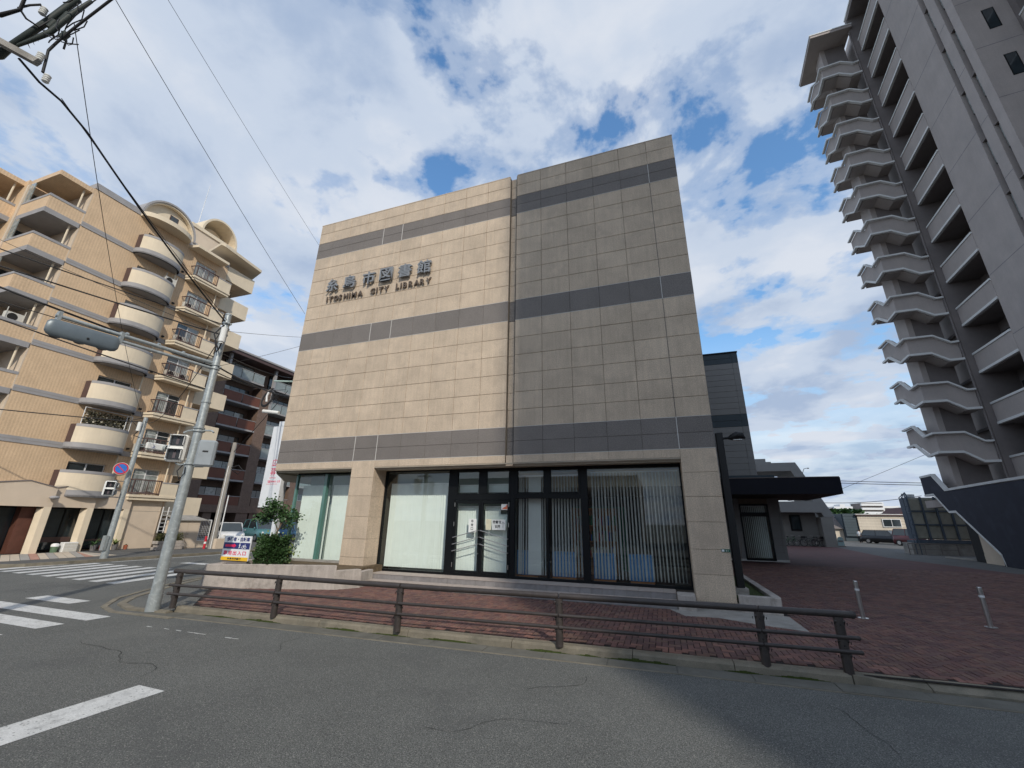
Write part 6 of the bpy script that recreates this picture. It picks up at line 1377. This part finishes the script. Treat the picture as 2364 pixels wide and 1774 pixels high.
# person beside the black car
def person(label, x, y, rz, top, pants, z=-.012, H=1.68):
    t = thing('person', label, 'person', (x, y, z), rz)
    me = bpy.data.meshes.new('body'); k = H/1.68
    V = [(0, 0, .95), (0, 0, 1.12), (0, 0, 1.36), (0, -.01, 1.47), (0, -.02, 1.56), (0, -.02, 1.66), (.1, 0, .9), (.11, -.03, .5), (.11, .02, .09), (.11, -.12, .04), (-.1, 0, .9), (-.11, .03, .5), (-.11, .06, .09), (-.11, -.08, .04), (.18, 0, 1.38), (.24, .02, 1.12), (.24, -.10, .9), (.24, -.14, .82), (-.18, 0, 1.38), (-.25, -.02, 1.12), (-.22, -.16, .95), (-.2, -.22, .9)]
    Ed = [(0, 1), (1, 2), (2, 3), (3, 4), (4, 5), (0, 6), (6, 7), (7, 8), (8, 9), (0, 10), (10, 11), (11, 12), (12, 13), (2, 14), (14, 15), (15, 16), (16, 17), (2, 18), (18, 19), (19, 20), (20, 21)]
    Rr = [.14, .13, .15, .055, .095, .085, .095, .065, .045, .04, .095, .065, .045, .04, .06, .045, .035, .03, .06, .045, .035, .03]
    me.from_pydata([Vector(v)*k for v in V], Ed, []); me.materials.append(mat('skin', (.45, .28, .2), .6, .05, 8))
    o = bpy.data.objects.new('body', me); link(o, t); sk = o.modifiers.new('skin', 'SKIN')
    for v_, r_ in zip(me.skin_vertices[0].data, Rr): v_.radius = (r_*k, r_*k)
    me.skin_vertices[0].data[0].use_root = True
    su = o.modifiers.new('s', 'SUBSURF'); su.levels = 1; su.render_levels = 1
    T = wm(t)
    def Q(*p): return T @ (Vector(p)*k)
    q = MB(); q.tube([Q(0, 0, .88), Q(0, 0, 1.1), Q(0, 0, 1.35), Q(0, 0, 1.45)], [.17*k, .165*k, .18*k, .08*k], 12); q.tube([Q(.18, 0, 1.38), Q(.24, .02, 1.12)], [.075*k, .06*k], 8); q.tube([Q(-.18, 0, 1.38), Q(-.25, -.02, 1.12)], [.075*k, .06*k], 8); q.build('shirt', top, t)
    q = MB()
    for s_, a_ in ((1, -.03), (-1, .03)): q.tube([Q(s_*.08, 0, .93), Q(s_*.11, a_, .5), Q(s_*.11, a_*-.6+.03, .1)], [.11*k, .08*k, .065*k], 10)
    q.build('trousers', pants, t)
    q = MB(); q.ball(Q(0, 0, 1.60), .105*k, 10, 8, (1, 1.05, 1)); q.build('hair', M_['black'], t)
person('person in a white top and dark trousers standing beside the black car', 24.75, 71.0, math.radians(-60), M_['white'], M_['black'])
# ================================================================== BICYCLES
def bike(label, x, y, rz, col, basket=False):
    t = thing('bicycle', label, 'bicycle', (x, y, 0), rz, group='bicycles parked in the shelter'); T = wm(t)
    def Q(a_, b_, z_): return T @ Vector((a_, b_, z_))
    for wx, nm in ((-.53, 'wheel'), (.53, 'wheel')):
        q = MB(); q.tube([Q(wx+.33*math.cos(2*PI*i/20), 0, .34+.33*math.sin(2*PI*i/20)) for i in range(21)], .022, 6, cap=False); w_ = q.build(nm, M_['black'], t)
        q = MB()
        for i in range(10): q.cyl(Q(wx, 0, .34), Q(wx+.31*math.cos(2*PI*i/10), 0, .34+.31*math.sin(2*PI*i/10)), .004, n=3)
        q.build('spokes', M_['chrome'], w_)
    q = MB()
    for a_, c_ in (((-.53, .34), (-.12, .36)), ((-.12, .36), (-.22, .85)), ((-.2, .75), (.36, .82)), ((-.12, .36), (.38, .72)), ((-.53, .34), (-.2, .75)), ((.36, .92), (.53, .34))): q.cyl(Q(a_[0], 0, a_[1]), Q(c_[0], 0, c_[1]), .018, n=6)
    q.build('frame', col, t)
    q = MB(); q.ball(Q(-.24, 0, .9), .12, 8, 5, (1, .55, .4)); q.build('saddle', M_['black'], t); q = MB(); q.tube([Q(.34, 0, .92), Q(.32, 0, 1.02), Q(.3, -.25, 1.04), Q(.2, -.28, 1.03)], .013, 6); q.tube([Q(.32, 0, 1.02), Q(.3, .25, 1.04), Q(.2, .28, 1.03)], .013, 6); q.build('handlebar', M_['chrome'], t)
    q = MB(); q.cyl(Q(-.12, -.03, .34), Q(-.12, .03, .34), .09, n=12); q.cyl(Q(-.12, .06, .34), Q(-.05, .1, .2), .012, n=4); q.cyl(Q(-.12, -.06, .34), Q(-.19, -.1, .48), .012, n=4); q.build('crank', M_['chrome'], t)
    if basket:
        q = MB(); q.box(-.19, .19, -.14, .14, .75, .98, T=T @ Matrix.Translation((.58, 0, 0))); q.build('basket', M_['black'], t)
cg = mat('green_bike_paint', (.03, .12, .04), .4, .05, 9)
for args in (('green framed bicycle at the left end of the shelter', 12.45, 53.3, .15, cg), ('bicycle with a pale bottle second from the left in the shelter', 13.1, 53.5, -.2, M_['black'], True), ('black sports bicycle with large wheels under the shelter window', 14.15, 53.3, .1, M_['black']), ('dark bicycle with a front basket close to the shelter pier', 14.85, 53.4, .25, M_['brown'], True), ('last bicycle squeezed against the shelter pier', 15.15, 53.7, .3, M_['black'])): bike(*args)
t = thing('standing_board', 'small rounded green and white board standing at the plaza end', 'board', (17.4, 55, 0))
q = MB(); n = 12; q.prism([(17.15+.25*(1-math.cos(PI*i/n)), 55, .72+.25*math.sin(PI*i/n)) for i in range(n+1)]+[(17.7, 55, .1), (17.1, 55, .1)], (0, .06, 0)); q.build('board_face', mat('pale_green_board', (.30, .42, .42), .5, .05, 5), t); q = MB(); q.box(17.2, 17.6, 54.98, 54.998, .45, .62); q.box(17.05, 17.75, 54.9, 55.2, -.01, .09); q.build('dark_strip', M_['tpier'], t)
# ================================================================== OVERHEAD POLE and WIRES
up = thing('utility_pole', 'utility pole crowded with crossarms and cables at the upper left corner', 'utility pole', (-10.3, 1.1, 0))
q = MB(); q.tube([(-10.3, 1.1, -.05), (-10.3, 1.1, 12.5)], [.20, .13], 16); q.build('shaft', M_['conc2'], up)
def tub(name, mt, r, *paths, par=up, n=8):
    q = MB()
    for p in paths: q.tube(p, r, n)
    return q.build(name, M_[mt] if isinstance(mt, str) else mt, par)
q = MB(); d_ = Vector((-9.08, 1.93, 8.98))-Vector((-10.3, 1.1, 9.62)); T_ = Matrix.Translation((-10.3, 1.1, 9.62)) @ d_.to_track_quat('X', 'Z').to_matrix().to_4x4(); q.box(-.6, d_.length, -.045, .045, -.05, .05, T=T_); q.build('pale_crossarm', M_['conc2'], up)
gg = mat('dark_green_cable_sheath', (.03, .04, .035), .6, .15, 8)
tub('messenger_beam', gg, [.09, .07, .05, .05, .055], [(-10.3, 1.45, 9.1), (-9.85, 1.72, 9.23), (-9.45, 1.71, 9.26), (-9.2, 1.85, 9.95), (-8.99, 1.97, 10.6)])
tub('messenger_beam', gg, [.025, .035, .045, .045, .03], [(-9.45, 1.73, 9.24), (-9.22, 1.82, 9.45), (-9.11, 1.9, 9.68), (-8.99, 1.98, 10.18), (-8.86, 2.08, 10.66)])
tub('bare_conductor', 'cable', .020, [(-9.07, 2.02, 8.87), (-9.13, 2.0, 9.2), (-9.18, 1.99, 9.4), (-9.08, 2.01, 9.6), (-8.87, 2.05, 9.9), (-8.33, 2.15, 10.55), (-7.6, 2.3, 11.5)])
tub('bare_conductor', 'cable', [.035, .035, .025, .02], [(-10.3, 1.1, 9.75), (-9.39, 1.46, 9.55), (-9.27, 1.57, 9.8), (-9.14, 1.5, 10.4)])
tub('jumper', 'cable', .016, [(-9.27, 1.57, 9.8), (-9.26, 1.66, 9.72), (-9.2, 1.8, 9.70), (-9.1, 1.86, 9.95)], [(-9.3, 1.55, 9.82), (-9.24, 1.62, 9.98), (-9.15, 1.7, 10.08)], [(-9.08, 2.0, 9.85), (-9.05, 2.08, 9.72), (-9.07, 2.1, 9.55)])
for c in ((-9.10, 1.93, 9.12), (-9.06, 2.08, 8.80), (-9.16, 1.75, 10.0)):
    q = MB(); c = Vector(c)
    for j in range(4): q.ball(c+Vector((0, 0, -.06+.04*j)), .05, 10, 4, (1, 1, .45))
    q.build('insulator', M_['tcap'], up)
for c_, dz in (((-9.12, 1.88, 9.86), .16), ((-9.06, 1.95, 10.12), .2), ((-9.02, 2.02, 9.75), .12)):
    q = MB(); q.cyl(Vector(c_)-Vector((.03, 0, dz/2)), Vector(c_)+Vector((.03, .02, dz/2)), .05, n=10); q.build('cutout_switch', gg, up)
rr = random.Random(5)
for k_ in range(16):
    a_ = Vector((-9.3+rr.uniform(0, .45), 1.8+rr.uniform(0, .25), 9.5+rr.uniform(0, 1.0))); b_ = a_+Vector((rr.uniform(.0, .35), rr.uniform(0, .15), rr.uniform(-.3, .45)))
    tub('thin_lead', 'cable', .009, [a_, a_.lerp(b_, .4)+Vector((rr.uniform(-.08, .08), 0, -.08)), a_.lerp(b_, .75)+Vector((0, rr.uniform(-.05, .05), -.06)), b_])
q = MB()
for i in range(14): a_ = Vector((-9.3+.03*i, 1.8+.014*i, 9.35+.09*i)); q.cyl(a_, a_+Vector((.02, .04, -.07)), .008, .002, 4)
q.build('bird_spikes', M_['cable'], up)
def sag(a_, b_, s, n=14): a_, b_ = Vector(a_), Vector(b_); return [a_.lerp(b_, i/n) - Vector((0, 0, 4*s*(i/n)*(1-i/n))) for i in range(n+1)]
P1T = (-10.88, 7.08, 7.0)
def wire(label, path, r=.012):
    q = MB(); q.tube(path, r, 5); return tag(q.build('overhead_wire', M_['cable']), label, 'overhead wire', 'overhead wires')
wire('thick black cable dropping from the corner pole to the tall signal pole', [(-9.33, 1.8, 9.01), (-9.27, 2.08, 8.81), (-9.36, 2.4, 8.82)]+sag((-9.42, 2.55, 8.86), P1T, .10)[1:], .020)
wire('slender wire twisted alongside the thick cable to the signal pole', sag((-9.2, 2.35, 8.75), (-10.85, 7.1, 7.05), .06), .007)
lft = [((-15.2, .4, 9.55), (-10.9, 7.1, 6.95), 'upper twisted cable from the left frame edge to the signal pole', .013), ((-15.2, .5, 8.9), (-10.9, 7.1, 6.85), 'second cable from the left frame edge to the signal pole', .020), ((-15.2, .6, 8.0), (-10.9, 7.13, 5.95), 'thick lower bundle crossing the tan building', .026), ((-15.2, .7, 7.6), (-10.9, 7.13, 5.72), 'lower twisted line crossing the tan building', .014), ((-15.2, .8, 7.0), (-10.9, 7.13, 5.62), 'lowest cable passing under the vehicle signal', .020)]
def left_end(px, py, r): # a point out to the left, 14 m away along the street
    return None
for (a_, b_, lab, r_) in [((-13.53, 3.59, 7.66), (-10.9, 7.1, 6.92), lft[0][2], .014), ((-13.50, 3.69, 7.27), (-10.9, 7.1, 6.62), lft[1][2], .018), ((-13.47, 3.81, 6.80), (-10.9, 7.13, 5.68), lft[2][2], .024), ((-13.45, 3.90, 6.48), (-10.9, 7.13, 5.80), lft[3][2], .010), ((-13.42, 3.99, 6.09), (-10.9, 7.13, 5.05), lft[4][2], .016)]:
    A_ = Vector(a_); B_ = Vector(b_); wire(lab, sag(A_+(A_-B_)*1.6, B_, .12), r_)
wire('single wire at the far left running above the corner balconies', sag((-18.5, 1.0, 10.2), (-10.9, 7.12, 6.6), .15), .006)
wire('long thin wire falling to the upper left edge of the library', sag((-9.0, 1.9, 11.6), (-13.66, 12.0, 10.2), .08), .007)
wire('hair thin wire reaching the parapet of the library', sag((-8.6, 2.2, 12.3), (-13.66, 12.02, 13.72), .05), .005)
wire('thin wire slanting from the corner pole towards the tan building', sag((-9.07, 2.07, 10.17), (-26.5, 14.8, 6.0), .5), .007)
wire('cable from the slim signal pole to the left', sag((-24.9, 13.5, 6.5), (-32, 5.5, 6.6), .1), .025)
wire('cable rising from the slim signal pole to the tall one', sag((-24.85, 13.5, 6.55), (-10.95, 7.15, 6.7), .9), .012)
wire('faint wire from the tall signal pole to the library side', sag((-10.85, 7.15, 6.75), (-13.7, 12.2, 9.2), .02), .006)
wire('faint slanting wire below the second granite band', sag((-11, 7.3, 5.8), (-13.7, 12.1, 8.75), .02), .006)
wire('thick cable crossing before the brown block', sag((-10.85, 7.2, 5.7), (-18.01, 15.87, 8.01), .15), .022)
wire('second cable crossing before the brown block', sag((-10.85, 7.2, 5.55), (-18.15, 15.7, 8.35), .2), .016)
wire('third cable crossing before the brown block', sag((-10.85, 7.2, 6.1), (-18.08, 15.78, 9.02), .12), .014)
wire('cable from the concrete utility pole to the right', sag((-27.4, 20.5, 6.1), (-22.6, 19.7, 9.9), .1), .02)
q = MB(); cc = Vector((-18.64, 15.12, 7.69))
for k_ in range(3): q.tube([cc+Vector((.32*math.cos(2*PI*i/20), .32*math.sin(2*PI*i/20)*.3, .42*math.sin(2*PI*i/20)+.03*k_)) for i in range(21)], .035, 6, cap=False)
t = thing('cable_coil', 'coiled black cable and splice box hanging on the wires by the library corner', 'cable coil', tuple(cc)); q.build('coil', M_['cable'], t)
q = MB(); q.tube([cc+Vector((-.1, 0, -.62)), cc+Vector((.75, .2, -.72))], .09, 10); q.build('splice_box', M_['tcap'], t); q = MB(); q.tube([cc+Vector((.05, -.05, -.15)), cc+Vector((0, -.05, .15)), cc+Vector((.1, -.05, .4))], .05, 8); q.build('white_tag', M_['white'], t)
for i in range(6): q = MB(); a_ = cc+Vector((.2, 0, -.2)); q.tube([a_+Vector((random.uniform(-.5, .7), 0, random.uniform(-.2, .7))) for _ in range(4)], .012, 5); q.build('loose_cable', M_['cable'], t)
bkt = MB(); bkt.cyl((-18.55, 15.23, 8.7), (-16.3, 16.4, 8.8), .05, n=8); tag(bkt.build('cable_bracket', mat('pale_green_steel', (.35, .45, .42), .5, .1, 9)), 'pale green steel bracket sticking out of the library side wall', 'bracket')
wire('upper wire across the gap beyond the car park', sag((20.0, 60, 7.15), (60, 60, 6.9), .5), .035); wire('lower wire across the gap beyond the car park', sag((20.0, 60, 6.9), (60, 60, 6.7), .5), .035)
wire('low far wire drooping above the warehouse', sag((14.5, 60, 4.9), (27.5, 60, 5.4), .5), .03)
wire('faint diagonal wire rising behind the stair tower', [(20.2, 60, 6.2), (24, 60, 7.8), (30.0, 60, 10.4)], .02)
